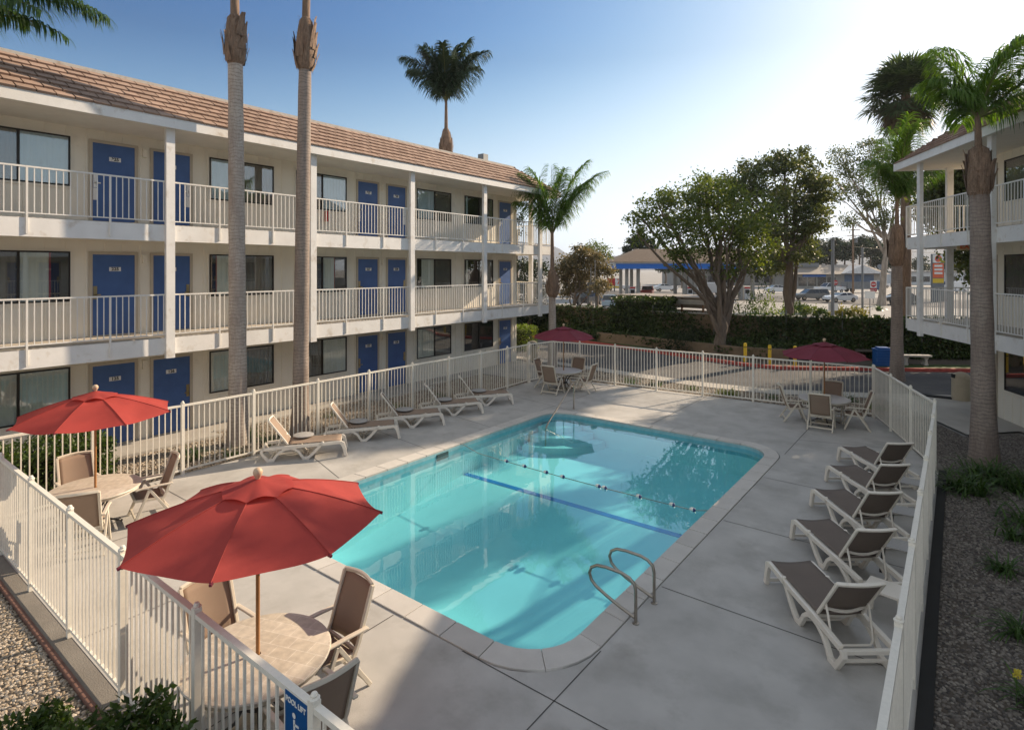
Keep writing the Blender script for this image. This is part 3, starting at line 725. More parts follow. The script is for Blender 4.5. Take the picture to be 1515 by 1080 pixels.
text('lettering', 'EXIT', .2, (1.19,2.256,5.14), (R(90),0,R(180)), M['orange'], ex_, bold=.006)
# ------------------------------------------------------------------ umbrellas
for k_ in ('umbrella_red', 'umbrella_wine'):
    nt_ = M[k_].node_tree; pb = next(n for n in nt_.nodes if n.type == 'BSDF_PRINCIPLED'); ou = next(n for n in nt_.nodes if n.type == 'OUTPUT_MATERIAL')
    tr_ = nt_.nodes.new('ShaderNodeBsdfTranslucent'); mx_ = nt_.nodes.new('ShaderNodeMixShader'); mx_.inputs[0].default_value = .30
    nt_.links.new(mixc(nt_, 1.0, pb.inputs['Base Color'].links[0].from_socket, (1.35,1.1,1.0), 'MULTIPLY'), tr_.inputs['Color'])
    nt_.links.new(pb.outputs[0], mx_.inputs[1]); nt_.links.new(tr_.outputs[0], mx_.inputs[2]); nt_.links.new(mx_.outputs[0], ou.inputs[0])
def umbrella(name, label, loc, tip_z, top_z, cloth, rz=0, R_=1.18, group='red umbrellas over the patio tables'):
    u = thing(name, label, 'umbrella', loc, rz, group)
    h = top_z - .09
    def prof(t): return tip_z + (h-tip_z)*(1-t)**1.0 + .035*math.sin(math.pi*t)      # t: 0 centre .. 1 tip
    cv = MB(); nr, na = 16, 10
    rr = random.Random(hash(label) % 1000)
    ph = [rr.uniform(0, 6) for _ in range(16)]
    P = []; F = []
    NA = 8*na
    for i in range(nr+1):
        t = .02 + .98*i/nr
        for k in range(NA):
            q = k/na; s_ = int(q); fr = q-s_
            a0, a1 = 2*math.pi*s_/8, 2*math.pi*(s_+1)/8
            p0 = (math.cos(a0), math.sin(a0)); p1 = (math.cos(a1), math.sin(a1))
            x = (p0[0]*(1-fr)+p1[0]*fr)*R_*t; y = (p0[1]*(1-fr)+p1[1]*fr)*R_*t
            mid = 4*fr*(1-fr)
            inw = 1-.018*mid*t**3                      # hem curves in between the ribs
            z = prof(t) - .040*mid*t + .010*mid*math.sin(9*t+ph[s_]+3*fr)*t + .006*mid*math.sin(17*t-ph[s_+4]+5*fr)
            P.append((x*inw, y*inw, z))
    for i in range(nr):
        for k in range(NA): F.append((i*NA+k, (i+1)*NA+k, (i+1)*NA+(k+1) % NA, i*NA+(k+1) % NA))
    cv.add(P, F); co = cv.build('canopy', M[cloth], u, smooth=14)
    sm = MB()
    for s_ in range(8):                                # stitched seams over the ribs
        a = 2*math.pi*s_/8; pts = [(math.cos(a)*R_*t, math.sin(a)*R_*t, prof(t)+.004) for t in [.05+.95*i/12 for i in range(13)]]
        sm.tube(pts, .0045, 5)
        a2 = 2*math.pi*(s_+1)/8
    sm.build('seam', M[cloth], co)
    v = MB(); P = []; F = []; nv = 64                   # vent cap with a loose wavy hem
    for i in range(7):
        t = .0 + .29*i/6
        for k in range(nv):
            q = k/8; fr = q-int(q); a0, a1 = 2*math.pi*int(q)/8, 2*math.pi*(int(q)+1)/8
            x = (math.cos(a0)*(1-fr)+math.cos(a1)*fr)*R_*t; y = (math.sin(a0)*(1-fr)+math.sin(a1)*fr)*R_*t
            z = prof(t)+.035*(1-i/6)+.012+.035*math.sin(math.pi*fr)*(i/6)**2*(1 if int(q) % 2 else .6)
            P.append((x, y, z))
    for i in range(6):
        for k in range(nv): F.append((i*nv+k, (i+1)*nv+k, (i+1)*nv+(k+1) % nv, i*nv+(k+1) % nv))
    v.add(P, F); v.build('vent', M[cloth], co, smooth=25)
    for s_ in range(8):
        a = 2*math.pi*s_/8; c, s2 = math.cos(a), math.sin(a)
        m = MB(); m.bar((c*.04, s2*.04, prof(.04)-.05), (c*R_*.985, s2*R_*.985, prof(.985)-.022), .014, .022)
        m.bar((c*.035, s2*.035, tip_z-.12), (c*R_*.5, s2*R_*.5, prof(.5)-.03), .012, .018)
        r_ = m.build('rib', M['wood_pole'], u)
        MB().bar((c*(R_-.02), s2*(R_-.02), tip_z-.004), (c*(R_+.012), s2*(R_+.012), tip_z-.012), .022, .022).build('rib_tip', M['umbrella_wine'], r_)
    MB().tube([(0,0,.03),(0,0,top_z-.08)], .019, 12).build('pole', M['wood_pole'], u, smooth=True)
    MB().lathe([(.0,tip_z-.16),(.035,tip_z-.16),(.04,tip_z-.13),(.035,tip_z-.09),(.0,tip_z-.09)], (0,0,0), 12).build('hub', M['wood_pole'], u, smooth=30)
    MB().lathe([(.0,0),(.018,.0),(.020,.02),(.030,.035),(.042,.06),(.045,.08),(.038,.105),(.02,.12),(.0,.124)], (0,0,top_z-.065), 16).build('finial', M['ball_wood'], u, smooth=60)
    MB().lathe([(.0,.0),(.24,.0),(.24,.035),(.20,.06),(.05,.075),(.03,.20),(.0,.20)], (0,0,0), 24).build('base', M['bin_beige'], u, smooth=30)
    return u
TB = [(-5.40,2.95),(-11.74,3.50),(-11.60,18.20),(-3.07,18.88)]
umbrella('patio_umbrella', 'large brick red umbrella nearest the camera, over the stone-topped table by the near fence', (*TB[0],0), 2.045, 2.48, 'umbrella_red', 0)
umbrella('patio_umbrella', 'brick red umbrella in front of door 125 at the left edge', (*TB[1],0), 1.98, 2.43, 'umbrella_red', R(3))
umbrella('patio_umbrella', 'wine red umbrella at the far left corner of the deck, beside the palm', (*TB[2],0), 1.96, 2.40, 'umbrella_wine', R(12))
umbrella('patio_umbrella', 'wine red umbrella at the far right corner of the deck, near the blue bin', (*TB[3],0), 1.97, 2.41, 'umbrella_wine', R(-8))

# ------------------------------------------------------------------ tables
def patio_table(label, loc, top, rz=0, r=.68):
    t = thing('patio_table', label, 'table', (*loc, 0), rz, 'round patio tables under the umbrellas')
    MB().lathe([(.03,.695),(r-.02,.695),(r,.70),(r+.004,.712),(r-.004,.724),(r-.02,.728),(.03,.728),(.03,.695)], (0,0,0), 56).build('tabletop', M[top], t, smooth=30)
    MB().lathe([(r-.10,.655),(r-.03,.655),(r-.03,.693),(r-.10,.693),(r-.10,.655)], (0,0,0), 40).build('rim_frame', M['plastic_beige'], t, smooth=30)
    for k in range(4):
        a = R(45+90*k); c, s = math.cos(a), math.sin(a)
        pts = [(c*q, s*q, z) for q, z in ((.50,.66),(.36,.58),(.18,.42),(.12,.28),(.20,.12),(.42,.012))]
        MB().tube(pts, .016, 8).build('leg', M['metal_dark'], t, smooth=True)
    MB().lathe([(.10,.25),(.135,.25),(.135,.28),(.10,.28),(.10,.25)], (0,0,0), 24).build('leg_ring', M['metal_dark'], t, smooth=30)
    return t
patio_table('round stone-tile table under the nearest red umbrella, its rim by the near fence', TB[0], 'table_tile', R(20))
patio_table('round stone-tile table under the umbrella in front of door 125', TB[1], 'table_tile', R(50))
patio_table('round pale table under the wine red umbrella at the far left deck corner', TB[2], 'table_plain', R(10))
patio_table('round pale table under the wine red umbrella at the far right deck corner', TB[3], 'table_plain', R(70))

# ------------------------------------------------------------------ folding sling armchair, facing +y
def patio_chair(label, loc, rz, sling='sling'):
    t = thing('patio_chair', label, 'chair', (*loc, 0), rz, 'high-backed folding chairs round the patio tables')
    pm = M['plastic_beige']
    W_ = .265
    for s in (-1, 1):
        x = s*W_
        f = MB(); f.sweep([(x,-.17,.36),(x,-.24,.50),(x,-.335,.80),(x,-.42,1.07)], .038, .045, (1,0,0))
        f.build('back_post', pm, t, bevel=.006)
        f = MB(); f.bar((x*1.16,.03,.615),(x*1.16,.27,.008), .034, .046, up=(0,1,0)); f.build('leg', pm, t, bevel=.006)
        f = MB(); f.bar((x*1.16,.03,.615),(x*1.16,-.36,.008), .034, .046, up=(0,1,0)); f.build('leg', pm, t, bevel=.006)
        f = MB(); f.sweep([(x*1.16,-.33,.655),(x*1.16,-.10,.66),(x*1.16,.14,.655),(x*1.16,.245,.64)], .055, .028, (1,0,0)); f.build('armrest', pm, t, bevel=.01)
        f = MB(); f.bar((x*.98,-.20,.40),(x*.98,.245,.435), .03, .045); f.build('seat_rail', pm, t, bevel=.006)
    c = MB(); n = 8
    arch = [(-W_+2*W_*k/n, -.42-.05*math.sin(math.pi*k/n), 1.075+.012*math.sin(math.pi*k/n)) for k in range(n+1)]
    c.sweep(arch, .045, .035, (0,.35,1)); c.build('top_bar', pm, t, bevel=.006)
    c = MB(); c.bar((-W_,-.215,.43),(W_,-.215,.43), .03, .04); c.bar((-W_,.24,.435),(W_,.24,.435), .035, .045); c.bar((-W_,-.20,.385),(W_,-.20,.385), .03, .03)
    c.bar((-W_*1.1,.235,.10),(W_*1.1,.235,.10), .028, .04); c.bar((-W_*1.1,-.30,.10),(W_*1.1,-.30,.10), .028, .04)
    c.build('crossbar', pm, t, bevel=.005)
    g = MB().grid(lambda u, v: (-.245+.49*u, (-.225-.20*v**1.1)-.030*math.sin(math.pi*u), .45+.61*v), 8, 8); g.build('back_sling', M[sling], t, smooth='all', solid=.006)
    g = MB().grid(lambda u, v: (-.245+.49*u, -.20+.44*v, .425+.03*v-.03*math.sin(math.pi*u)), 8, 6); g.build('seat_sling', M[sling], t, smooth='all', solid=.006)
    return t
c0 = patio_chair('sling chair on the pool side of the nearest table, its back to the coping stones', (-5.34,3.66), R(176))
for c_ in kids(c0): c_.scale = (1, 1, .965)
def chair(label, x, y, rz): return repeat(c0, (x, y, 0), R(rz), label)
chair('sling chair close behind the blue pool sign, right of the nearest table', -4.63, 2.98, 84)
chair('sling chair half hidden behind the nearest red umbrella, left of its table', -6.20, 3.02, -88)
chair('sling chair seen from behind, right of the table in front of door 125', -11.02, 3.13, 64)
chair('sling chair between the door 125 table and the fence gate post', -11.56, 4.26, 168)
chair('sling chair left of the door 125 table, against the leafy hedge', -12.52, 3.52, -92)
chair('sling chair on the near side of the far left table, its back to the pool', -11.55, 17.44, 4)
chair('sling chair on the left side of the far left table, next to the fence', -12.33, 18.15, -82)
chair('sling chair behind the far left table, facing the pool', -11.62, 18.98, 184)
chair('sling chair on the right side of the far left table', -10.82, 18.35, 98)
chair('sling chair on the near side of the far right table, its back to the loungers', -3.02, 18.14, 2)
chair('sling chair on the left side of the far right table', -3.82, 18.72, -68)
chair('sling chair behind the far right table, against the far fence', -3.02, 19.62, 180)
chair('sling chair on the right side of the far right table, by the angled fence', -2.30, 18.78, 102)

# ------------------------------------------------------------------ chaise loungers: x from foot to head, y across 0..0.64
def lounger(label, loc, rz, sling, group):
    t = thing('chaise_lounger', label, 'lounger', (*loc, 0), rz, group)
    pm = M['plastic_white']; Wd = .64
    def arc(cx, cz, rx, rz_, a0, a1, n): return [(cx+rx*math.cos(R(a0+(a1-a0)*k/n)), 0, cz+rz_*math.sin(R(a0+(a1-a0)*k/n))) for k in range(n+1)]
    for y in (.03, Wd-.03):
        f = MB(); sd = (0,1,0)
        sh = lambda pts: [(p[0], y, p[2]) for p in pts]
        f.sweep(sh([(.10,0,.345),(.5,0,.325),(.9,0,.315),(1.25,0,.315),(1.52,0,.30),(1.80,0,.285)]), .058, .07, sd)      # side rail
        f.sweep(sh([(.10,0,.345),(.045,0,.31),(.02,0,.24),(-.01,0,.12),(-.03,0,.012)]), .058, [q_*1.22 for q_ in [.06,.075,.065,.055,.06]], sd)    # foot leg
        f.sweep(sh([(.52,0,.345),(.60,0,.25),(.72,0,.12),(.83,0,.03),(.93,0,.03),(.98,0,.10),(1.03,0,.18),(1.12,0,.255),(1.22,0,.285)]), .058, [q_*1.22 for q_ in [.05,.05,.05,.055,.055,.045,.045,.045,.05]], sd)
        f.sweep(sh([(1.20,0,.285),(1.34,0,.265),(1.46,0,.20),(1.54,0,.12),(1.60,0,.03),(1.72,0,.03),(1.79,0,.12),(1.855,0,.22),(1.84,0,.285)]), .058, [q_*1.22 for q_ in [.05,.045,.045,.045,.055,.055,.05,.05,.055]], sd)
        f.lathe([(0,0),(.03,0),(.034,.02),(.028,.05),(.0,.056)], (.50,y,.335), 10)
        f.build('side_frame', pm, t, bevel=.008)
    c = MB(); c.bar((-.015,.05,.07),(-.015,Wd-.05,.07), .04, .045); c.bar((1.83,.05,.26),(1.83,Wd-.05,.26), .05, .05); c.bar((1.66,.05,.045),(1.66,Wd-.05,.045), .04, .03)
    c.bar((1.15,.05,.26),(1.15,Wd-.05,.26), .035, .04); c.bar((.88,.05,.045),(.88,Wd-.05,.045), .035, .03); c.bar((.10,.05,.335),(.10,Wd-.05,.335),.04,.04)
    c.build('crossbar', pm, t, bevel=.006)
    hx, hz = 1.28, .365; tx, tz = 1.69, .93
    bk = MB()
    for y in (.055, Wd-.055): bk.bar((hx,y,hz),(tx,y,tz), .032, .036, up=(1,0,0))
    n = 8
    bk.sweep([(tx+.035*math.sin(math.pi*k/n), .045+(Wd-.09)*k/n, tz) for k in range(n+1)], .034, .04, (.5,0,.86))
    bk.sweep([(hx+.08+.05*math.sin(math.pi*k/n), .06+(Wd-.12)*k/n, hz+.12-.03*math.sin(math.pi*k/n)) for k in range(n+1)], .03, .03, (.5,0,.86))
    bk.build('backrest_frame', pm, t, bevel=.006)
    sp = MB(); sp.tube([(1.43,.07,.56),(1.47,.075,.44),(1.53,.08,.20),(1.55,.12,.15),(1.55,Wd-.12,.15),(1.53,Wd-.08,.20),(1.47,Wd-.075,.44),(1.43,Wd-.07,.56)], .014, 8)
    sp.build('support_bail', pm, t, smooth=True)
    g = MB().grid(lambda u, v: (.09+(hx-.07)*v, .045+(Wd-.09)*u, .385-.012*v-.022*math.sin(math.pi*u)), 8, 10); g.build('seat_sling', M[sling], t, smooth='all', solid=.007)
    g = MB().grid(lambda u, v: (hx+.0+(tx-hx)*v+.035*math.sin(math.pi*u)*min(1,v*3), .05+(Wd-.10)*u, hz+.01+(tz-hz-.005)*v), 8, 8); g.build('back_sling', M[sling], t, smooth='all', solid=.007)
    return t
posn = ['nearest', 'second nearest', 'middle', 'second farthest', 'farthest']
gR = 'dark loungers beside the right-hand fence'; gL = 'tan loungers along the left fence'
l0 = lounger('nearest of the five dark loungers beside the right-hand fence', (-2.16, 8.68), R(-51.7), 'sling_shaded', gR)
ys = [8.68, 10.38, 12.03, 13.66, 15.28]
for i in range(1, 5): repeat(l0, (-2.17-.01*i, ys[i], 0), R(-51.7+[0,.6,-.8,.5,-.4][i]), posn[i]+' of the five dark loungers beside the right-hand fence', gR)
vx, vy = -.785*.64, .62*.64
l1 = lounger('nearest of the five tan loungers in front of the blue doors, beside the umbrella', (-11.60+vx, 8.50+vy), R(-128.3), 'sling', gL)
ys2 = [8.50, 10.22, 11.88, 13.58, 15.15]
for i in range(1, 5): repeat(l1, (-11.64+vx, ys2[i]+vy, 0), R(-128.3+[0,-.7,.5,.9,-1.2][i]), posn[i]+' of the five tan loungers in front of the blue doors', gL)
# small side tables
def stool(label, loc, group):
    t = thing('side_table', label, 'side table', (*loc, 0), 0, group)
    MB().lathe([(.0,.395),(.235,.395),(.245,.405),(.243,.42),(.23,.425),(.0,.425)], (0,0,0), 28).build('tabletop', M['plastic_grey'], t, smooth=30)
    for k in range(3):
        a = R(90+120*k); MB().tube([(.12*math.cos(a),.12*math.sin(a),.40),(.15*math.cos(a),.15*math.sin(a),.2),(.20*math.cos(a),.20*math.sin(a),.0)], [.02,.016,.018], 8).build('leg', M['plastic_beige'], t, smooth=True)
    return t
gs = 'small round side tables between the tan loungers'
s0 = stool('round grey side table behind the nearest tan lounger', (-12.72, 8.12), gs)
for i, y in enumerate((9.78, 11.40, 13.05, 14.70)): repeat(s0, (-12.73, y, 0), R(20*i), 'round grey side table behind the %s tan lounger' % posn[i+1], gs)
def side_sq(label, loc, m, group, rz):
    t = thing('side_table', label, 'side table', (*loc, 0), rz, group)
    g = MB()
    if m == 'plastic_white': g.box(-.22,.22,-.19,.19,.385,.42)
    else:
        for k in range(7): g.box(-.22,.22,-.19+.0545*k,-.19+.0545*k+.045,.395,.415)
        g.box(-.20,-.16,-.19,.18,.37,.394); g.box(.16,.20,-.19,.18,.37,.394)
    g.build('tabletop', M[m], t, bevel=.005)
    for sx in (-1,1):
        for sy in (-1,1): MB().bar((sx*.17,sy*.14,.37),(sx*.20,sy*.16,0), .035,.035).build('leg', M['plastic_white' if m == 'plastic_white' else 'metal_dark'], t)
    return t
g2 = 'small square side tables between the dark loungers'
side_sq('white square side table between the nearest dark lounger and the right fence', (-.72, 8.75), 'plastic_white', g2, R(-8))
sq = side_sq('grey slatted side table between the second nearest dark lounger and the right fence', (-.70, 10.25), 'plastic_grey', g2, 0)
repeat(sq, (-.70, 11.75, 0), R(4), 'grey slatted side table between the middle dark lounger and the right fence', g2)
repeat(sq, (-.72, 13.45, 0), R(-3), 'grey slatted side table between the second farthest dark lounger and the right fence', g2)

# ------------------------------------------------------------------ pool hardware
h = thing('handrail', 'long steel handrail sloping down over the steps at the far pool corner', 'handrail', (-9.75, 15.9, 0))
MB().tube([(0,0,0),(0,0,.70),(.0,-.03,.80),(.02,-.10,.855),(.04,-.20,.82),(.16,-.90,.48),(.34,-1.95,.02),(.37,-2.1,-.06),(.38,-2.16,-.16),(.38,-2.16,-.6)], .021, 10).build('tube', M['steel'], h, smooth=True)
MB().lathe([(0,0),(.05,0),(.05,.012),(.03,.02),(0,.02)], (0,0,0), 16).build('flange', M['steel'], h, smooth=30)
for i, (y, lb) in enumerate(((6.74,'near one of the pair of looped steel grab rails on the coping'),(7.30,'far one of the pair of looped steel grab rails on the coping'))):
    g = thing('grab_rail', lb, 'grab rail', (-3.22, y, .0), 0, 'looped steel grab rails at the pool edge')
    pts = [(a_*1.0, b_, c_*.78) for a_, b_, c_ in [(0,0,0),(0,0,.52),(-.02,0,.63),(-.09,0,.70),(-.20,0,.735),(-.42,0,.74),(-.55,0,.72),(-.64,0,.65),(-.67,0,.55),(-.64,0,.44),(-.57,0,.36),(-.42,0,.27),(-.22,0,.17),(-.02,0,.09)]]
    MB().tube(pts, .021, 10).build('tube', M['steel'], g, smooth=True)
    MB().lathe([(0,0),(.045,0),(.045,.01),(.028,.018),(0,.018)], (0,0,.0), 16).build('flange', M['steel'], g, smooth=30)
rp = thing('lane_rope', 'float rope with blue and white floats stretched across the pool', 'float rope', (0, 0, 0))
fl_x = [-8.50,-7.95,-7.33,-6.88,-5.99,-5.84,-5.07,-4.38,-3.98]
ry = lambda x: 10.74 + .010*(x+6)**2
zr = -.085
pts = [(PX0+.02, 11.0, -.03)] + [(x, ry(x), zr-.01) for x in np.linspace(-9.4, -3.95, 26)] + [(PX1-.02, 10.82, -.04)]
MB().tube(pts, .007, 6).build('rope', M['rope'], rp, smooth=True)
for x in fl_x:
    m = MB(); m.lathe([(0,-.055),(.024,-.053),(.036,-.03),(.038,.018)], (0,0,0), 12); fo = m.build('float', M['float_white'], rp, smooth=40)
    m = MB(); m.lathe([(.0,.018),(.039,.018),(.036,.034),(.024,.052),(.0,.055)], (0,0,0), 12); f2 = m.build('float_end', M['float_blue'], fo, smooth=40)
    fo.location = (x, ry(x), zr); fo.rotation_euler = (0, R(90), 0)

# ------------------------------------------------------------------ low plants
def strap_quads(n, L, spread, seed, w=.022, up=.6, segs=4):
    r = np.random.default_rng(seed); Q = []
    for i in range(n):
        az = r.uniform(0, 2*math.pi); l = L*r.uniform(.6, 1.1); el = r.uniform(up*.6, 1.35); x0 = r.normal(0, spread, 2)
        d = np.array([math.cos(az), math.sin(az)]); sdv = np.array([-d[1], d[0]])
        p = np.array([x0[0], x0[1], 0.0]); e = el; pr = None
        for k in range(segs+1):
            ww = w*(1-.85*(k/segs)**2)
            a = np.array([p[0]-sdv[0]*ww/2, p[1]-sdv[1]*ww/2, p[2]]); b = np.array([p[0]+sdv[0]*ww/2, p[1]+sdv[1]*ww/2, p[2]])
            if pr is not None: Q.append([pr[0], pr[1], b, a])
            pr = (a, b)
            p = p + np.array([d[0]*math.cos(e), d[1]*math.cos(e), math.sin(e)])*l/segs
            e -= r.uniform(.30, .55)
    return np.array(Q)
def tuft(label, loc, L=.45, n=46, spread=.05, m='leaf_agap', seed=0, group=None, w=.024, name='agapanthus', cat='plant', up=.6):
    o = quads(name, strap_quads(n, L, spread, seed, w, up), M[m]); o.location = (*loc, 0) if len(loc) == 2 else loc
    return tag(o, label, cat, group)
gg = 'strappy plants in the dark gravel bed'
rb = [((.55,15.9),.55,110,.22,'dense strappy clump beside the fence corner, left of the big right-hand palm trunk'),
      ((.10,14.8),.5,90,.16,'dense strappy clump low against the right-hand fence near its corner'),
      ((1.15,15.6),.55,80,.18,'strappy clump at the foot of the walkway, right of the big palm trunk'),
      ((1.9,16.6),.55,80,.18,'strappy clump under the motel wing wall, behind the big palm trunk'),
      ((1.15,13.4),.5,80,.18,'wide strappy clump at the right edge, in front of the big palm trunk'),
      ((.72,12.7),.40,40,.07,'loose strappy tuft just left of the wide clump in the dark gravel'),
      ((.55,11.2),.36,44,.05,'small dense tuft alone in the middle of the dark gravel'),
      ((.62,9.35),.50,34,.05,'sprawling flat tuft in the dark gravel beside the second fence post'),
      ((.58,7.95),.36,24,.05,'small tuft carrying a yellow flower in the dark gravel'),
      ((.62,6.75),.42,52,.05,'round deep green tuft nearest the bottom right corner'),
      ((.70,5.6),.3,22,.04,'sparse tuft at the very bottom right of the gravel')]
for i, (xy, L, n, sp, lb) in enumerate(rb): tuft(lb, xy, L*(1.4 if n > 60 else 1.1), int(n*1.6), sp*1.1, seed=i+20, group=gg, w=.036 if n > 60 else .026, m='leaf_agap')
fl = MB()
for k in range(40):
    a = random.uniform(0, 6.28); r_ = random.uniform(0, .035); z = random.uniform(-.05, .05)
    fl.add([(r_*math.cos(a)+dx, r_*math.sin(a)+dy, .30+z+dz) for dx, dy, dz in ((0,0,0),(.018,.004,.01),(.012,.014,.02),(-.004,.01,.012))], [(0,1,2,3)])
ff_ = fl.build('flower', M['petal']); ff_.location = (.48, 7.88, 0); tag(ff_, 'yellow flower head standing over the small tuft in the dark gravel', 'flower')
MB().tube([(0,0,-.30+.0),(0,0,.27)], .004, 5).build('stem', M['leaf_agap'], ff_)
gl = 'grassy plants in the pebble bed by the doors'
for i, (xy, L, n, lb) in enumerate([((-14.35,6.2),.5,70,'grassy clump in front of the walk to door 126'),((-14.9,7.9),.6,90,'tall grassy clump at the foot of the left tall palm'),((-14.0,8.0),.45,60,'grassy clump between the two tall palms and the fence'),
        ((-13.8,6.9),.42,50,'low grassy clump against the fence below the left tall palm'),((-14.1,12.4),.45,50,'grassy clump in the pebbles in front of door 127'),((-14.4,14.6),.35,40,'small grassy clump in the pebbles in front of door 128'),
        ((-15.1,10.6),.3,30,'small grassy clump near the wall, right of the second tall palm')]):
    tuft(lb, xy, L, n, .13, seed=60+i, group=gl, m='leaf_agap', w=.018, up=.9)
gf = 'plants in the strip behind the far fence'
for i, (xy, L, n, m, lb) in enumerate([((-10.2,20.8),.5,60,'leaf_agap','strappy clump just behind the far fence, right of the wine umbrella table'),((-9.2,21.1),.35,40,'leaf_agap','small clump behind the far fence, second from the left'),((-7.9,21.2),.35,40,'leaf_agap','small clump in the pebbles behind the middle of the far fence'),
        ((-6.5,21.1),.42,110,'leaf_lime','bright lime green clump behind the far fence'),((-5.1,21.4),.30,40,'leaf_agap','low dark clump right of the lime green one behind the far fence'),
        ((-3.6,22.2),.6,120,'leaf_agap','tall strappy clump behind the fence, left of the far right umbrella'),((-2.9,22.4),.55,90,'leaf_agap','tall strappy clump directly behind the far right umbrella pole'),((-2.0,21.8),.35,60,'leaf_lime','light green clump behind the far fence corner'),((-3.9,21.3),.3,50,'leaf_agap','low dark clump left of the far right table, behind the fence')]):
    tuft(lb, xy, L, n, .15, seed=90+i, group=gf, m=m, w=.022, up=.9)

def leaf_cloud(pts, size, seed, aspect=.55, droop=0, jit=1.0):
    """one leaf-shaped quad per point, turned at random"""
    r = np.random.default_rng(seed); P = np.asarray(pts); n = len(P)
    d = r.normal(size=(n,3)); d[:,2] -= droop; d /= np.linalg.norm(d, axis=1)[:,None]
    q = r.normal(size=(n,3)); s = np.cross(d, q); s /= np.linalg.norm(s, axis=1)[:,None]
    l = size*r.uniform(.6, 1.35, n)[:,None]; w_ = l*aspect/2
    return np.stack([P, P+d*l*.5+s*w_, P+d*l, P+d*l*.5-s*w_], axis=1)
def box_shell(n, x0, x1, y0, y1, z0, z1, seed, depth=.12, bumps=.08):
    r = np.random.default_rng(seed); P = []
    A = [((x1-x0)*(y1-y0), 'z'), ((x1-x0)*(z1-z0)*2, 'y'), ((y1-y0)*(z1-z0)*2, 'x')]; T = sum(a for a, _ in A)
    for a, ax in A:
        k = int(n*a/T); u = r.uniform(size=(k,3)); p = np.array([x0,y0,z0]) + u*np.array([x1-x0,y1-y0,z1-z0]); dd = r.exponential(depth, k)
        wv = bumps*(np.sin(p[:,0]*4.1+seed)+np.sin(p[:,1]*5.3+1.7*seed)+np.sin(p[:,2]*7))/2
        if ax == 'z': p[:,2] = z1-dd+wv
        elif ax == 'y': s = r.integers(0, 2, k)*2-1; p[:,1] = np.where(s > 0, y1-dd+wv, y0+dd-wv)
        else: s = r.integers(0, 2, k)*2-1; p[:,0] = np.where(s > 0, x1-dd+wv, x0+dd-wv)
        P.append(p)
    return np.concatenate(P)
def hedge(name, label, box, n, size, m, seed, core='leaf_dark', aspect=.55):
    x0,x1,y0,y1,z0,z1 = box; cx, cy_ = (x0+x1)/2, (y0+y1)/2
    o = quads(name, leaf_cloud(box_shell(n, x0-cx,x1-cx,y0-cy_,y1-cy_,z0,z1, seed), size, seed, aspect), M[m]); o.location = (cx, cy_, 0)
    i = .24; MB().box(x0-cx+i, x1-cx-i, y0-cy_+i, y1-cy_-i, max(0,z0), z1-i).build('twigs', M['twig'], o)
    return tag(o, label, 'bush')
hedge('hedge', 'glossy leafy hedge behind the left fence, under the ground floor window left of door 125', (-15.75,-14.25,1.9,4.65,0,.86), 9500, .078, 'leaf_bush', 3)
hedge('shrub', 'glossy leafy shrub at the bottom edge, growing against the near fence', (-5.15,-3.7,1.15,1.95,0,1.08), 15000, .066, 'leaf_bush', 5, aspect=.5)
hedge('shrub', 'lower leafy shrub at the bottom edge, left of the one against the near fence', (-6.2,-5.2,1.0,1.6,0,.78), 10000, .064, 'leaf_bush', 6, aspect=.5)
hedge('shrub', 'clipped light green shrub just past the end of the left motel block', (-19.6,-18.5,25.2,26.4,0,1.35), 2600, .09, 'leaf_lime', 8)
# ------------------------------------------------------------------ palms
SY, CY = math.sin(.656544), math.cos(.656544)
def far(px, py, d):                       # a place d metres ahead of the viewpoint, on the sight line of a photo pixel
    r = (px-757.5)/855.265*d
    return Vector((CY*r-SY*d, SY*r+CY*d, 4.467-(py-398.781)/855.265*d))
def frond_quads(base, az, el, L, bend, lf, n, droop, seed, w=.035, twist=0, lean=.9):
    r = np.random.default_rng(seed); K = 22; p = np.array(base, float); e = el; pts = [p.copy()]; tan = []
    for k in range(K):
        t = np.array([math.cos(az)*math.cos(e), math.sin(az)*math.cos(e), math.sin(e)]); tan.append(t); p = p+t*L/K; pts.append(p.copy()); e -= bend/K*(.25+2.25*(k/K)**2)
    tan.append(tan[-1]); pts = np.array(pts); tan = np.array(tan); Q = []
    side = np.array([-math.sin(az), math.cos(az), 0])
    for i in range(n):
        u = .10+.90*(i+r.uniform(0,.6))/n; f = min(K-1e-3, u*K); k = int(f); q = f-k
        P = pts[k]*(1-q)+pts[k+1]*q; T = tan[k]
        ll = lf*(.35+.65*math.sin(math.pi*min(1, u*.86+.12)))*r.uniform(.85,1.1)
        up = np.cross(side, T)
        for s in (-1, 1):
            d0 = side*s*lean*r.uniform(.8,1.1)+T*(.55+.5*u)+up*r.uniform(-.25,.45); d0 /= np.linalg.norm(d0)
            d1 = d0+np.array([0,0,-droop*r.uniform(.7,1.2)]); d1 /= np.linalg.norm(d1); d2 = d1+np.array([0,0,-droop*1.3]); d2 /= np.linalg.norm(d2)
            wv = np.cross(d0, np.array([.3*s,.2,1.0])); wv = wv/np.linalg.norm(wv)*w/2
            a = P; b = a+d0*ll*.4; c = b+d1*ll*.35; e_ = c+d2*ll*.3
            Q.append([a-wv*.6, a+wv*.6, b+wv, b-wv]); Q.append([b-wv, b+wv, c+wv*.75, c-wv*.75]); Q.append([c-wv*.75, c+wv*.75, e_+wv*.08, e_-wv*.08])
    return np.array(Q), pts
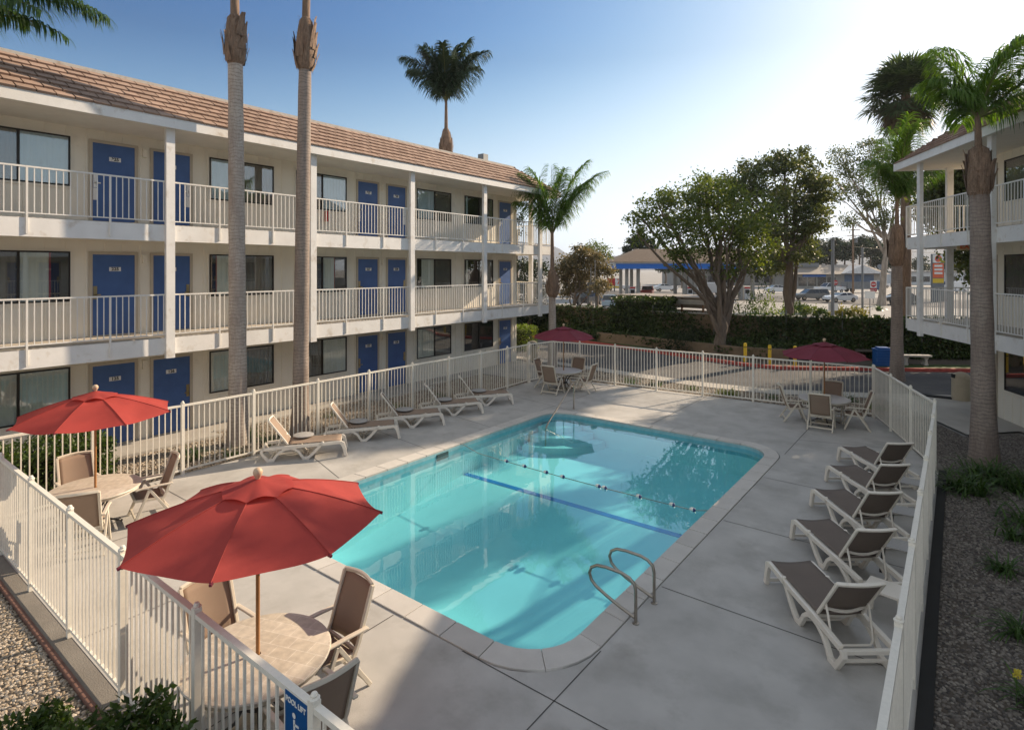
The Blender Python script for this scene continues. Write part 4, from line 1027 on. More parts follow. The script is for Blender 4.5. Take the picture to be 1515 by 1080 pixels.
def palm(label, base, r0, zb, zt, zc, rb, fronds, m='frond', lean=(0,0), seed=1, trunk='palm_trunk', lf=.6, w=.035, boots=16, group='palm trees round the motel', flare=1.35, L=2.6, nleaf=95, necks=.42):
    t = thing('palm_tree', label, 'palm tree', (*base, 0), 0, group); rr = random.Random(seed)
    cx = lambda z: (lean[0]*(z/zc)**1.3, lean[1]*(z/zc)**1.3)
    pts = []; rs = []
    n = 40
    for i in range(n+1):
        z = -.1+(zb+.1)*i/n; q = max(0, z)
        pts.append((*cx(q), z)); rs.append(r0*(1+(flare-1)*math.exp(-q*2.2))*(1-.22*q/zb)*(1+.018*math.sin(q*5+seed)))
    MB().tube(pts, rs, 16).build('trunk', M[trunk], t, smooth=True)
    rt = r0*.78; H = zt-zb
    bp = []; br_ = []
    for i in range(13):
        q = i/12; z = zb+H*q; bp.append((*cx(z), z)); br_.append(rt+(rb-rt)*math.sin(math.pi*min(1,(q*1.02)**.6))*(1 if q < .9 else .8) if 0 < q < 1 else (rt if q == 0 else rt*necks*1.4))
    MB().tube(bp, br_, 14).build('leaf_bases', M['palm_boot'], t, smooth=True)
    bm = MB()
    for k in range(boots):
        a = rr.uniform(0, 6.28); q0 = rr.uniform(-.02,.55); z0 = zb+H*q0; z1 = z0+H*rr.uniform(.28,.5)
        rad = lambda z: rt+(rb-rt)*math.sin(math.pi*min(1,max(0,(z-zb)/H))**.6)
        ps = []; hs_ = []
        for q in (0,.3,.6,.85,1):
            z = z0+(z1-z0)*q; rr2 = rad(min(z, zt-.05))*1.03+.02*q+ (.075*q**3); x, y = cx(z); ps.append((x+math.cos(a+.25*q)*rr2, y+math.sin(a+.25*q)*rr2, z)); hs_.append(.02*(1.2-q))
        for i in range(4):
            pa, pb = Vector(ps[i]), Vector(ps[i+1]); wd0 = rb*.42*(1-.75*i/4); wd1 = rb*.42*(1-.75*(i+1)/4); sdv = Vector((-math.sin(a), math.cos(a), 0)); nv = Vector((math.cos(a), math.sin(a), 0))*.012
            bm.add([pa-sdv*wd0, pa+sdv*wd0, pb+sdv*wd1, pb-sdv*wd1, pa+nv, pb+nv], [(0,4,5,3),(4,1,2,5)])
    bm.build('old_stubs', M['palm_boot'], t)
    fq = []
    r = np.random.default_rng(seed+5)
    for k in range(int(boots*14)):
        z = zb+H*r.uniform(.0,1.0); a = r.uniform(0,6.28); q = (z-zb)/H; ra = (rt+(rb-rt)*math.sin(math.pi*min(1,q)**.6))*.98; x, y = cx(z)
        p = np.array([x+ra*math.cos(a), y+ra*math.sin(a), z]); d = np.array([math.cos(a)*.6, math.sin(a)*.6, r.uniform(-1.4,.6)]); d *= r.uniform(.06,.16); s_ = np.array([-math.sin(a), math.cos(a), 0])*.006
        fq.append([p-s_, p+s_, p+d+s_*.3, p+d-s_*.3])
    quads('fibre', np.array(fq), M['palm_fiber'], t)
    top = cx(zc)
    MB().tube([(*cx(zt-.1), zt-.1), (*cx((zt+zc)/2), (zt+zc)/2), (*top, zc)], [rt*necks*1.5, rt*necks*1.25, rt*necks], 12).build('crown_shaft', M['palm_boot'], t, smooth=True)
    for i, (az, el, ln, bend) in enumerate(fronds):
        Q, sp = frond_quads((top[0], top[1], zc-.15), R(az), R(el), ln, R(bend), lf, nleaf, .8, seed*50+i, w)
        fo = quads('frond', Q, M[m], t)
        MB().tube([tuple(p) for p in sp[::2]], [.030*(1-.85*i2/11) for i2 in range(len(sp[::2]))], 6).build('stalk', M['frond_stem'], fo, smooth=True)
    return t
def ring(n, seed, el=(35,75), L=(2.2,3.0), bend=(50,90)):
    r = random.Random(seed); return [(360*i/n+r.uniform(-18,18), r.uniform(*el), r.uniform(*L), r.uniform(*bend)) for i in range(n)]
VD = 37.6                                   # azimuth of the picture's rightward direction, degrees from +x
palm('left one of the close pair of tall slender palm trunks before the left motel block', (-14.70,7.50), .225, 9.75, 11.05, 15.2, .265, ring(12, 3, (20,70), (2.8,3.4), (60,100)), lean=(-.15,-.05), seed=11, lf=.7)
palm('right one of the close pair of tall slender palm trunks before the left motel block', (-14.25,9.0), .215, 9.9, 11.35, 15.6, .265, ring(12, 4, (20,70), (2.8,3.4), (60,100)), lean=(.22,.12), seed=12, trunk='palm_trunk_dark', lf=.7)
palm('palm whose drooping fronds hang into the top left corner of the view', (-14.9,1.55), .21, 7.3, 8.3, 9.08, .27, [(VD+1,17,3.75,60),(VD+7,22,3.5,70),(VD-5,22,3.6,70),(VD+14,28,3.2,80),(VD-10,12,3.0,50),(VD+3,8,2.9,50),(VD+30,50,2.8,80),(120,40,2.6,70),(160,50,2.6,70),(200,40,2.6,70),(245,50,2.6,70),(290,40,2.6,70),(330,45,2.6,80)], seed=13, lf=.75, w=.030, nleaf=90)
palm('palm with upright dark fronds standing behind the left motel roof', tuple(far(660,399,35.7).xy), .24, 11.3, 13.2, 14.9, .40, [(VD,68,4.2,62),(VD+180,66,4.1,72),(VD+15,78,4.3,30),(VD+168,76,4.0,40),(VD+90,76,3.8,50),(VD-90,74,3.6,55),(VD+20,74,3.9,50),(VD+150,76,4.0,50),(VD+45,82,4.0,25),(VD+200,80,3.6,35),(VD-20,60,3.0,70),(VD+195,60,3.0,75)], m='frond_dark', seed=14, lf=1.45, w=.06, boots=12, nleaf=110)
palm('young palm with V-shaped bright green fronds at the far end of the left block', (-14.7,22.1), .20, 3.2, 4.5, 6.2, .27, [(VD,64,3.9,52),(VD+180,67,3.4,70),(VD+12,74,3.9,38),(VD+170,76,3.3,50),(VD+60,78,3.2,40),(VD-70,76,3.2,45),(VD+185,60,2.3,65),(VD-20,66,2.8,55),(VD+90,84,3.4,25),(VD+20,68,3.4,55),(VD+150,74,3.4,60),(VD+200,80,3.2,40)], m='frond_bright', seed=15, lf=1.1, w=.036, nleaf=95)
palm('palm with a narrow tied-up crown beyond the angled fence corner', (-1.94,28.05), .235, 4.6, 6.3, 7.3, .30, [(VD-90,86,3.5,28),(VD-78,82,3.3,45),(VD+90,85,3.3,30),(VD-104,80,3.2,55),(VD+75,80,3.2,50),(VD,74,2.4,70),(VD+180,74,2.2,75),(VD-40,62,2.0,80),(VD-140,64,2.0,80)], m='frond_bright', seed=16, lf=1.15, w=.034, nleaf=105, trunk='palm_trunk_dark', necks=.3)
palm('big palm with a thick dark trunk in front of the right motel wing', (.49,17.35), .245, 6.2, 7.35, 8.15, .245, [(VD,55,3.0,85),(VD+180,56,1.45,60),(VD+15,64,3.0,60),(VD+165,72,1.9,45),(VD+90,75,2.4,50),(VD-90,66,2.0,70),(VD+40,50,2.6,80),(VD+200,42,1.2,60),(VD-30,45,2.4,80),(VD+140,58,1.5,60),(VD-10,20,2.3,70),(VD+60,30,2.2,80),(VD-50,30,2.0,80),(VD+5,72,2.8,70)], m='frond_bright', lean=(-.12,-.05), seed=17, trunk='palm_trunk_dark', lf=.85, w=.026, nleaf=90, necks=.27)
# fan palm
def fan_palm(label, base, H, r0, seed):
    t = thing('fan_palm', label, 'palm tree', (base[0], base[1], 0), 0, 'palm trees round the motel')
    MB().tube([(0,0,-.1+H*i/20) for i in range(21)], [r0*(1.25-.3*i/20)*(1+.05*math.sin(i*2.1)) for i in range(21)], 14).build('trunk', M['palm_boot'], t, smooth=True)
    r = np.random.default_rng(seed)
    def fan(az, el, pl, fr, n=26, dd=.25):
        d = np.array([math.cos(az)*math.cos(el), math.sin(az)*math.cos(el), math.sin(el)]); b = np.array([0,0,H-.3+r.uniform(-.4,.3)]); c = b+d*pl
        s = np.array([-math.sin(az), math.cos(az), 0]); u = np.cross(d, s); Q = [[b-s*.02, b+s*.02, c+s*.02, c-s*.02]]
        for i in range(n):
            a = -2.0+4.0*i/(n-1); dr = d*math.cos(a)+s*math.sin(a)+u*r.normal(0,.12); dr /= np.linalg.norm(dr); l = fr*r.uniform(.85,1.1)
            wv = np.cross(dr, u); wv = wv/np.linalg.norm(wv)*.055
            m_ = c+dr*l*.6; e = m_+(dr+np.array([0,0,-dd-.25*r.random()]))*l*.45
            Q += [[c, c+wv*.1, m_+wv, m_-wv], [m_-wv, m_+wv, e+wv*.1, e-wv*.1]]
        return Q
    G = []
    for k in range(84): G += fan(r.uniform(0,6.28), math.asin(r.uniform(-.75,.98)), r.uniform(.8,1.9), r.uniform(1.0,1.3), 30)
    quads('crown', np.array(G), M['fan_leaf'], t)
    G = []
    for k in range(34): G += fan(r.uniform(0,6.28), R(r.uniform(-80,-45)), r.uniform(1.0,2.0), r.uniform(.8,1.1), 20, .6)
    quads('dead_skirt', np.array(G), M['fan_dead'], t)
fp = far(1340, 399, 36)
fan_palm('tall fan palm with a round shaggy crown and dead skirt, beyond the right motel wing', fp, 15.7, .25, 31)

# ------------------------------------------------------------------ broadleaf trees
def tree(label, base, trunk_top, blobs, leafm, bark, seed, r0=.3, leaf=.14, per=46, dens=1.0, stems=1, kind='broadleaf_tree', group='trees beyond the driveway', sig=.30, squash=.8, aspect=.5, twig=1, limbs=2):
    """blobs: (x, y, z, radius) in world space; base: foot of the trunk"""
    base = Vector(base); t = thing(kind, label, 'tree', tuple(base), 0, group); r = np.random.default_rng(seed); rr = random.Random(seed)
    B = [(Vector(b[:3])-base, b[3]) for b in blobs]; top = Vector(trunk_top)-base
    tm = MB()
    def path(a, b, n, wob):
        a = Vector(a); b = Vector(b); d = (b-a); P = []
        for i in range(n+1):
            q = i/n; p = a+d*q; p += Vector((rr.uniform(-1,1), rr.uniform(-1,1), rr.uniform(-.5,.5)))*wob*math.sin(math.pi*q)
            p.z += .12*d.length*math.sin(math.pi*q)*(.5 if d.z > 0 else -.5) if False else 0; P.append(p)
        return P
    P = path((0,0,-.2), top, 6, r0*.5); tm.tube(P, [r0*(1.45 if i == 0 else 1.05-.09*i) for i in range(7)], 12)
    for s in range(stems-1):
        o = Vector((rr.uniform(-1,1), rr.uniform(-1,1), 0))*r0*.8; bc = B[rr.randrange(len(B))][0]; tgt = top+(bc-top)*rr.uniform(.55,.8)
        P = path(top*rr.uniform(.15,.5)+o*.4, tgt, 5, r0*.5); tm.tube(P, [r0*(.5-.075*i) for i in range(6)], 8)
    tm.build('trunk', M[bark], t, smooth=True)
    lm = MB(); pts = []
    for c, rad in B:
        st = top*rr.uniform(.7,1.0); P = path(st, c, 6, rad*.22); rb_ = max(.03, r0*rr.uniform(.22,.42)); lm.tube(P, [rb_*(1-.11*i) for i in range(7)], 7)
        for k in range(int(3*limbs)):
            dv = Vector((rr.gauss(0,1), rr.gauss(0,1), rr.gauss(.3,.8))).normalized()*rad*rr.uniform(.7,.95)
            q = path(P[rr.randint(2,6)], c+dv, 4, rad*.15); lm.tube(q, [max(.008,rb_*.4*(1-.2*i)) for i in range(5)], 5)
        nc = max(5, int(22*dens*(rad/1.3)**2))
        for k in range(nc):
            d = r.normal(size=3); d /= np.linalg.norm(d); rd = rad*r.uniform(.35,1.08)**.6; ctr = np.array(c)+d*rd*np.array([1,1,squash])
            nn = int(per*r.uniform(.5,1.4)); sg = sig*(.6+.4*rad)*np.array([1,1,.62]); pts.append(ctr+r.normal(size=(nn,3))*sg)
    lm.build('limbs', M[bark], t, smooth=True)
    quads('crown', leaf_cloud(np.concatenate(pts), leaf, seed, aspect, droop=.4), M[leafm], t)
    return t
def blobs_px(lst, d, seed, dj=1.4):
    rr = random.Random(seed); out = []
    for px, py, rp in lst:
        dd = d+rr.uniform(-dj, dj); v = far(px, py, dd); out.append((v.x, v.y, v.z, rp/855.265*dd))
    return out
T1 = [(985,318,42),(1030,300,46),(1075,318,44),(1005,350,36),(1048,350,40),(1095,352,38),(952,326,22),(1062,284,34),(972,300,24),(1112,315,34),(1118,372,30),(945,350,14),(1080,388,26),(1012,384,20),(1045,262+20,24)]
tree('broad evergreen with many fanning grey stems, by the yellow bollards', far(1062,527,29.8).xy.to_3d(), far(1070,455,29.8), blobs_px(T1, 29.8, 2), 'leaf_tree', 'bark', 41, r0=.34, leaf=.18, per=52, dens=1.3, stems=6, limbs=1, sig=.27)
T2 = [(1108,268,26),(1145,250,26),(1190,252,27),(1212,282,24),(1178,290,32),(1140,296,34),(1128,340,34),(1168,345,34),(1203,325,28),(1226,330,16),(1150,385,24),(1120,392,26),(1182,232,15),(1158,232,13),(1218,300,18),(1190,372,18),(1092,292,22),(1082,268,17),(1104,245,14)]
tree('tall loose-crowned gum tree right of the fanning evergreen, behind the ivy wall', far(1165,399,38).xy.to_3d(), far(1170,365,38), blobs_px(T2, 38, 3, 1.8), 'leaf_euc', 'bark', 42, r0=.30, leaf=.22, per=66, dens=1.25, stems=4, limbs=1, sig=.28)
T3 = [(1245,232,17),(1270,250,20),(1298,232,18),(1240,290,13),(1287,292,20),(1260,325,15),(1310,262,20),(1330,300,18),(1262,275,16),(1310,325,15),(1232,262,11),(1285,215,12),(1340,250,14)]
tree('thin pale-trunked gum tree with sparse leaves, left of the narrow-crowned palm', far(1304,399,72).xy.to_3d(), far(1312,352,72), blobs_px(T3, 72, 4, 2), 'leaf_euc', 'bark_pale', 43, r0=.42, leaf=.27, per=48, dens=.85, stems=3, limbs=1, sig=.40)
T4 = [(848,392,20),(874,385,18),(832,402,16),(868,416,20),(893,400,14),(842,425,15),(890,424,12),(858,374,12)]
tree('rounded tree flecked with brown blossom, right of the far left palm', far(845,399,45).xy.to_3d()*1.0, far(852,430,45), blobs_px(T4, 45, 5), 'leaf_flower', 'bark', 44, r0=.16, leaf=.22, per=60, dens=2.2, stems=4, sig=.26, limbs=1)
T4b = [(880,366,12),(892,375,12),(868,372,9)]
tree('dark tree rising just behind the blossoming one', far(884,399,56).xy.to_3d(), far(884,395,56), blobs_px(T4b, 56, 6), 'leaf_tree', 'bark', 45, r0=.2, leaf=.2, per=44, dens=1.8)
T5 = [(936,362,11),(955,362,12),(928,372,9),(965,370,9),(945,352,8)]
tree('grey-green tree behind the filling station roof', far(945,399,105).xy.to_3d(), far(945,385,105), blobs_px(T5, 105, 7), 'leaf_dark', 'bark', 46, r0=.3, leaf=.4, per=40, dens=1.3)
T6 = [(772,392,10),(788,398,14),(776,420,14),(792,430,16),(780,452,15),(796,460,14),(768,465,14),(800,402,10),(784,478,15)]
tree('dark dense tree behind the end of the left motel block', far(785,399,40).xy.to_3d(), far(785,460,40), blobs_px(T6, 40, 8), 'leaf_dark', 'bark', 47, r0=.2, leaf=.17, per=60, dens=3.0)
tree('big leafy tree behind the right motel wing, glimpsed through its top gallery', (3.2,37.6,0), (3.0,37.4,4.0), [(-.1,36,9.2,1.5),(-.1,36.4,7.4,1.5),(1.2,36,10.0,1.6),(.9,36.6,8.6,1.9),(1.4,38,6.4,2.2),(3.4,37,9.2,2.4),(4.5,39,6.0,2.5),(6.8,38,8.2,2.6),(2.6,37.4,4.6,1.9),(6.5,40,5.5,2.4),(9,39.5,7.5,2.4)], 'leaf_euc', 'bark', 49, r0=.28, leaf=.24, per=80, dens=2.0, stems=3, limbs=1)
T7 = [(764,300,7),(768,325,8),(762,345,8)]
tree('narrow dark tree showing past the top gallery of the left block', far(765,399,44).xy.to_3d(), far(765,340,44), blobs_px(T7, 44, 9), 'leaf_dark', 'bark', 48, r0=.15, leaf=.17, per=40, dens=2.0)
fars = [(1192,372,17,150,'broad dark distant tree left of the tall utility pole'),(1222,380,10,160,'small dark distant tree over the low tan roofs'),(1250,372,11,150,'dark distant tree just left of the utility pole top'),(1272,362,11,150,'pointed dark distant tree right of the utility pole'),(1288,366,13,155,'dark distant tree behind the pale gum trunk'),
        (1320,372,12,150,'dark distant tree between the two far palms'),(1405,388,10,200,'hazy distant tree seen through the right gallery, beside the price sign'),(1362,390,9,200,'hazy distant tree left of the price sign'),(1425,392,9,210,'hazy distant tree right of the price sign'),(1010,388,10,140,'dark distant tree under the filling station roof line'),(1140,385,14,150,'distant dark tree behind the gum tree foliage'),(905,392,8,150,'distant low tree left of the filling station'),(1168,382,14,155,'wide distant tree right behind the gum tree trunk'),(1208,370,13,158,'distant tree rising over the left end of the shop roof'),(1236,366,12,156,'distant tree over the middle of the shop roof'),(1304,384,12,160,'low distant tree right of the pale gum trunk foot'),(985,390,10,155,'distant tree seen through the canopy columns'),(1042,388,12,155,'distant tree behind the evergreen stems'),(1078,390,12,158,'distant tree between the evergreen and the gum tree')]
for i, (px, py, rp, d, lb) in enumerate(fars):
    bb = blobs_px([(px,py,rp),(px-rp*.6,py+rp*.5,rp*.7),(px+rp*.6,py+rp*.5,rp*.7),(px,py-rp*.7,rp*.55)], d, 60+i, 2)
    tree(lb, far(px,399,d).xy.to_3d(), far(px,py+rp*.4,d), bb, 'leaf_dark', 'bark', 70+i, r0=.3, leaf=.65, per=34, dens=.55, limbs=1, sig=.5, kind='distant_tree', group='distant trees along the street')

# ------------------------------------------------------------------ shrubs beyond the wall
def shrub(label, v, rad, m, seed, n=900, size=.12, hz=.8, name='shrub', group='shrubs beyond the ivy wall', aspect=.5):
    r = np.random.default_rng(seed); d = r.normal(size=(n,3)); d /= np.linalg.norm(d, axis=1)[:,None]; d[:,2] = np.abs(d[:,2])
    q = r.uniform(.25,1.1,n)[:,None]**.5*(1+.18*np.sin(d[:,:1]*7+seed)+.15*np.sin(d[:,1:2]*9))
    P = d*q*rad*np.array([1,1,hz])
    o = quads(name, leaf_cloud(P, size, seed, aspect), M[m]); o.location = (v[0], v[1], v[2] if len(v) > 2 else 0); return tag(o, label, 'bush', group)
for i, (px, py, d, rp, m, lb) in enumerate([
    (1108,472,37,19,'leaf_bush','leafy shrub behind the wall, right of the fanning evergreen stems'),(1140,470,39,22,'leaf_lime','bright leafy shrub behind the wall at the foot of the gum tree'),(1165,470,42,16,'leaf_bush','leafy shrub hugging the gum tree trunk'),
    (1180,455,57,13,'leaf_bush','rounded dark green bush left of the median row'),(1197,456,56,12,'leaf_tree','round green bush in the median row, left of the thick grey pole'),(1215,458,56,9,'leaf_bush','small palm-like bush just left of the thick grey pole'),
    (1241,462,55,11,'leaf_yellow','yellow-green bush just right of the thick grey pole'),(1252,463,55,8,'leaf_bush','small green bush between the two yellow-green ones'),(1266,465,54.5,13,'leaf_yellow','widest yellow-green bush, left of the slim lamp pole'),(1172,447,62,12,'leaf_lime','tall leafy shrub with arching tops over the grey car'),
    (1188,440,60,10,'leaf_bush','leafy shrub in front of the grey car'),(1086,470,37,14,'leaf_tree','shaded shrub behind the evergreen stems'),(1124,452,38,16,'leaf_bush','taller shrub against the gum tree foliage')]):
    v = far(px, py, d); v.z = 0; shrub(lb, v, rp/855*d, m, 120+i, n=1100 if rp > 14 else 700, size=.14 if d < 45 else .2, hz=1.15 if d > 45 else (4.467-(py-rp*1.6-398.8)/855*d)/(rp/855*d))
v = far(1300,469,55); v.z = .0
tuft('small palm-like shrub at the right end of the median', (v.x, v.y, .5), 1.0, 60, .08, 'leaf_agap', 140, 'shrubs beyond the ivy wall', .09, 'palm_shrub', 'bush', 1.0)

# ------------------------------------------------------------------ ivy wall
IW = [(-60,40),(-30,34.4),(-21.5,33.0),(-17.4,32.5),(-12.4,31.9),(-7.2,32.3),(-3.0,34.0),(.1,36.2),(6,40.8),(18,52)]
wt = thing('garden_wall', 'long tan block wall mostly covered in dark ivy, behind the driveway', 'wall', (0,0,0))
wm = MB(); ribbon(wm, IW, .22, 0, 1.98); wm.build('wall', M['block_wall'], wt)
wc_ = MB(); ribbon(wc_, [(x-.0, y-.03) for x, y in IW], .28, 1.98, 2.04); wc_.build('coping', M['kerb'], wt)
def ivy(n, seed, zr, off, keep=.0, size=.13):
    r = np.random.default_rng(seed); P = []; A = [Vector(p) for p in IW]; Ls = [(b-a).length for a, b in zip(A[:-1], A[1:])]
    for a, b, l in zip(A[:-1], A[1:], Ls):
        if a.x < -31: continue
        k = int(n*l); u = r.uniform(size=k); z = zr[0]+(zr[1]-zr[0])*r.uniform(size=k)
        t = (b-a)/l; x = a.x+(b.x-a.x)*u; y = a.y+(b.y-a.y)*u
        s = u*l+a.x
        dens = .5+.5*np.sin(x*.9+seed)*np.sin(x*.37+2)+.3*np.sin(x*2.3+z*3)+ .35*(1-z/2)
        dens = np.where(x > -6, 1.2, dens*np.where((x > -19.5) & (x < -17), .45, np.where((x > -12.8) & (x < -8.2), .5, .95)))
        m = (r.uniform(size=k) < dens+keep); bul = .10+.14*(np.sin(x*1.7)+np.sin(z*4+x*3)+2)/4
        o = -off-bul*r.uniform(size=k)**.5
        P.append(np.stack([x+t.y*(-o)*-1*-1*0+(t.y)*(-o), y+(-t.x)*(-o), z], axis=1)[m])
    return np.concatenate(P)
quads('ivy', leaf_cloud(ivy(900, 5, (.0,2.14), .02, .22), .15, 9, .8, droop=.6), M['leaf_ivy'], wt)
pm_ = MB()
for px in (915,985,1043,1158,1235,1300):
    v = far(px, 480, 31.6); 
for x in (-18.5,-14.2,-10.6,-7.0,-4.6,-1.4): 
    A = [Vector(p) for p in IW]
    for a, b in zip(A[:-1], A[1:]):
        if a.x <= x < b.x: y = a.y+(b.y-a.y)*(x-a.x)/(b.x-a.x); pm_.tube([(x,y-.1,0),(x,y-.1,2.35)], .028, 8)
pm_.build('fence_pipes', M['galv'], wt, smooth=True)
# bank with trailing ivy and a low block retaining wall
lw = thing('retaining_wall', 'low tan block retaining wall behind the red kerb', 'wall', (0,0,0))
m_ = MB(); ribbon(m_, [(-17.5,31.2),(-13.2,30.6),(-8.6,29.6),(-6.4,30.0)], .2, .05, .62); m_.build('wall', M['block_wall'], lw)
struct(MB().sheet([(-40,35.3),(-21.5,32.6),(-17.5,31.42),(-13.2,30.82),(-8.6,29.82),(-6.4,30.2),(-3.0,32.9),(-3.0,34.0),(-7.2,32.3),(-12.4,31.9),(-17.4,32.5),(-21.5,33.0),(-40,36.2)], .5).build('bank', M['soil']))
r_ = np.random.default_rng(77); n = 13000; x = r_.uniform(-30,-4,n); 
yl = np.interp(x, [-40,-21.5,-17.5,-13.2,-8.6,-6.4,-3.0], [35.1,32.3,31.0,30.4,29.45,29.9,32.7]); yh = np.interp(x, [q[0] for q in IW], [q[1] for q in IW])
u = r_.uniform(size=n); y = yl+(yh-yl)*u; z = .45+.35*u+.22*np.sin(x*2.1)*np.sin(y*3)+r_.uniform(-.12,.1,n)
mk = (u > .12) | (np.sin(x*1.3)+np.sin(x*3.1) > .2)
z = np.where(u < .12, r_.uniform(.15,.6,n), z)
gi = quads('ivy_groundcover', leaf_cloud(np.stack([x,y,z],1)[mk], .14, 12, .8), M['leaf_ivy']); gi['kind'] = 'stuff'
x = r_.uniform(-3,14,4000); y = np.interp(x, [q[0] for q in IW], [q[1] for q in IW])-r_.uniform(.0,.9,4000)**2; 
gi = quads('ivy_groundcover', leaf_cloud(np.stack([x,y,r_.uniform(.08,.35,4000)],1), .12, 13, .8), M['leaf_ivy']); gi['kind'] = 'stuff'
hedge('ivy_mound', 'square mound of ivy taller than the wall, in front of the flat-roofed enclosure', (-17.0,-13.35,32.0,33.6,.3,2.75), 5200, .15, 'leaf_ivy', 21, aspect=.8)
shrub('dark low bush in front of the tan retaining wall', (-11.9,30.55,.05), .95, 'leaf_dark', 150, 1500, .12, 1.15)
# flat-roofed enclosure
en = thing('enclosure', 'flat-roofed open wooden enclosure behind the ivy wall', 'shelter', (-13.2, 35.0, 0), R(-7))
MB().box(-4.3,1.9,-1.6,1.6,2.78,2.84).build('roof', M['sheet_roof'], en, bevel=.01)
g = MB()
for y_ in (-1.5,1.5):
    for k in range(6): g.box(-4.2,1.8,y_-.02,y_+.02,.3+.42*k,.6+.42*k) if k != 4 or y_ > 0 else None
g.build('slats', M['stucco'], en)
for x_ in (-4.1,-1.2,1.7):
    for y_ in (-1.45,1.45): MB().box(x_-.05,x_+.05,y_-.05,y_+.05,0,2.78).build('post', M['pole_wood'], en)

# ------------------------------------------------------------------ street furniture near the driveway
for x, y, lb in ((-8.03,28.66,'left yellow bollard'),(-6.92,28.62,'middle yellow bollard'),(-5.90,28.9,'right yellow bollard')):
    b_ = thing('bollard', lb+' of the three on the red kerb', 'bollard', (x, y, .05), 0, 'yellow bollards on the red kerb')
    MB().lathe([(0,0),(.075,0),(.075,.86),(.06,.90),(.0,.915)], (0,0,0), 16).build('post', M['yellow'], b_, smooth=30)
    MB().lathe([(.0765,.70),(.078,.705),(.078,.73),(.0765,.735)], (0,0,0), 16).build('band', M['black'], b_, smooth=30)
bn = thing('recycling_bin', 'blue ribbed bin left of the stone bench', 'bin', (-2.72,31.30,.06), R(28))
MB().prism([(-.30,-.26),(.30,-.26),(.34,-.2),(.34,.2),(.30,.26),(-.30,.26),(-.34,.2),(-.34,-.2)], 0, .72).build('body', M['bin_blue'], bn, bevel=.02)
g = MB(); g.box(-.36,.36,-.29,.29,.72,.78); g.box(-.25,.25,-.2,.2,.78,.86); g.build('lid', M['bin_blue'], bn, bevel=.03)
g = MB()
for k in range(5): g.box(-.36,.36,-.285,-.262,.08+.13*k,.12+.13*k)
g.build('ribs', M['bin_blue'], bn)
be = thing('stone_bench', 'pale concrete bench with curved pedestals beside the blue bin', 'bench', (-1.55,32.35,.07), R(30))
MB().prism([(-.62,-.2),(.62,-.2),(.66,-.14),(.66,.14),(.62,.2),(-.62,.2),(-.66,.14),(-.66,-.14)], .40, .48).build('seat', M['bench_stone'], be, bevel=.012)
for x_ in (-.42,.42): MB().prism_y([(x_-.07,0),(x_+.07,0),(x_+.09,.06),(x_+.05,.14),(x_+.045,.26),(x_+.10,.34),(x_+.11,.40),(x_-.11,.40),(x_-.10,.34),(x_-.045,.26),(x_-.05,.14),(x_-.09,.06)], -.14, .14).build('leg', M['bench_stone'], be, bevel=.01)
def litter(label, loc, rz):
    t = thing('litter_bin', label, 'litter bin', (*loc, .0), rz, 'beige domed litter bins')
    MB().lathe([(0,0),(.27,0),(.275,.03),(.275,.70),(.0,.70)], (0,0,0), 28).build('body', M['bin_beige'], t, smooth=30)
    dm = MB(); dm.lathe([(.27,.70),(.285,.705),(.285,.74),(.27,.75)]+[(.27*math.cos(R(a)), .75+.21*math.sin(R(a))) for a in range(0, 91, 10)], (0,0,0), 28); dm.build('dome', M['bin_beige'], t, smooth=40)
    MB().sweep([(.262*math.sin(R(a)), -.262*math.cos(R(a)), .815) for a in range(-32, 33, 8)], .13, .02, (0,0,1)).build('opening', M['black'], t)
    return t
l_ = litter('beige domed litter bin on the walkway beside the right motel wing', (.10,25.1), R(-70))
repeat(l_, (-16.6,23.2,0), R(40), 'beige domed litter bin beyond the end of the left motel block')
MB_ = MB().box(-1.35,-.15,24.95,25.25,.004,.05); mt_ = MB_.build('kerb_stop', M['rubber']); tag(mt_, 'flat dark mat edge lying beside the beige litter bin', 'mat')

def pole(name, label, v, h, r, m='galv', extra=None, cat='pole'):
    t = thing(name, label, cat, (v.x, v.y, 0)); MB().tube([(0,0,0),(0,0,h)], [r, r*.9], 12).build('shaft', M[m], t, smooth=True)
    if extra: extra(t)
    return t
v = far(1232,399,48); pole('light_pole', 'thick plain grey pole rising behind the ivy wall, right of the gum tree', v, 6.95, .13, extra=lambda t: MB().box(-.18,.18,-.16,.16,6.9,7.0).build('cap', M['galv'], t))
sb = thing('notice_board', 'white box sign mounted on the back of the thick grey pole', 'sign', (v.x, v.y+.2, 1.35), R(37)); MB().box(-.4,.4,-.03,.03,-.3,.3).build('panel', M['plate_white'], sb, bevel=.01)
v = far(1276,399,55); pole('light_pole', 'slim grey lamp pole on a round concrete foot in the median', v, 6.4, .10, extra=lambda t: (MB().lathe([(0,0),(.32,0),(.32,.35),(.2,.42),(0,.42)], (0,0,0), 16).build('footing', M['kerb'], t, smooth=30), MB().box(-.12,.12,-.12,.12,6.35,6.55).build('cap', M['galv'], t)))
v = far(857,399,50)
pole('light_pole', 'slim grey pole in front of the blossoming tree', v, 4.9, .07)
pl_ = thing('goal_frame', 'grey pipe frame with two raised poles beside the blossoming tree', 'pipe frame', tuple(far(876,399,44).xy)+(0,), R(37))
MB().bar((-.3,0,0),(-.3,0,3.4), .14,.14).bar((.3,0,0),(.3,0,3.4),.14,.14).bar((-.37,0,3.4),(.37,0,3.4),.14,.14).build('frame', M['galv'], pl_)
MB().tube([(-.1,0,3.4),(-.1,0,4.6)],.04,8).tube([(.22,0,3.4),(.22,0,5.2)],.04,8).build('antenna', M['galv'], pl_)
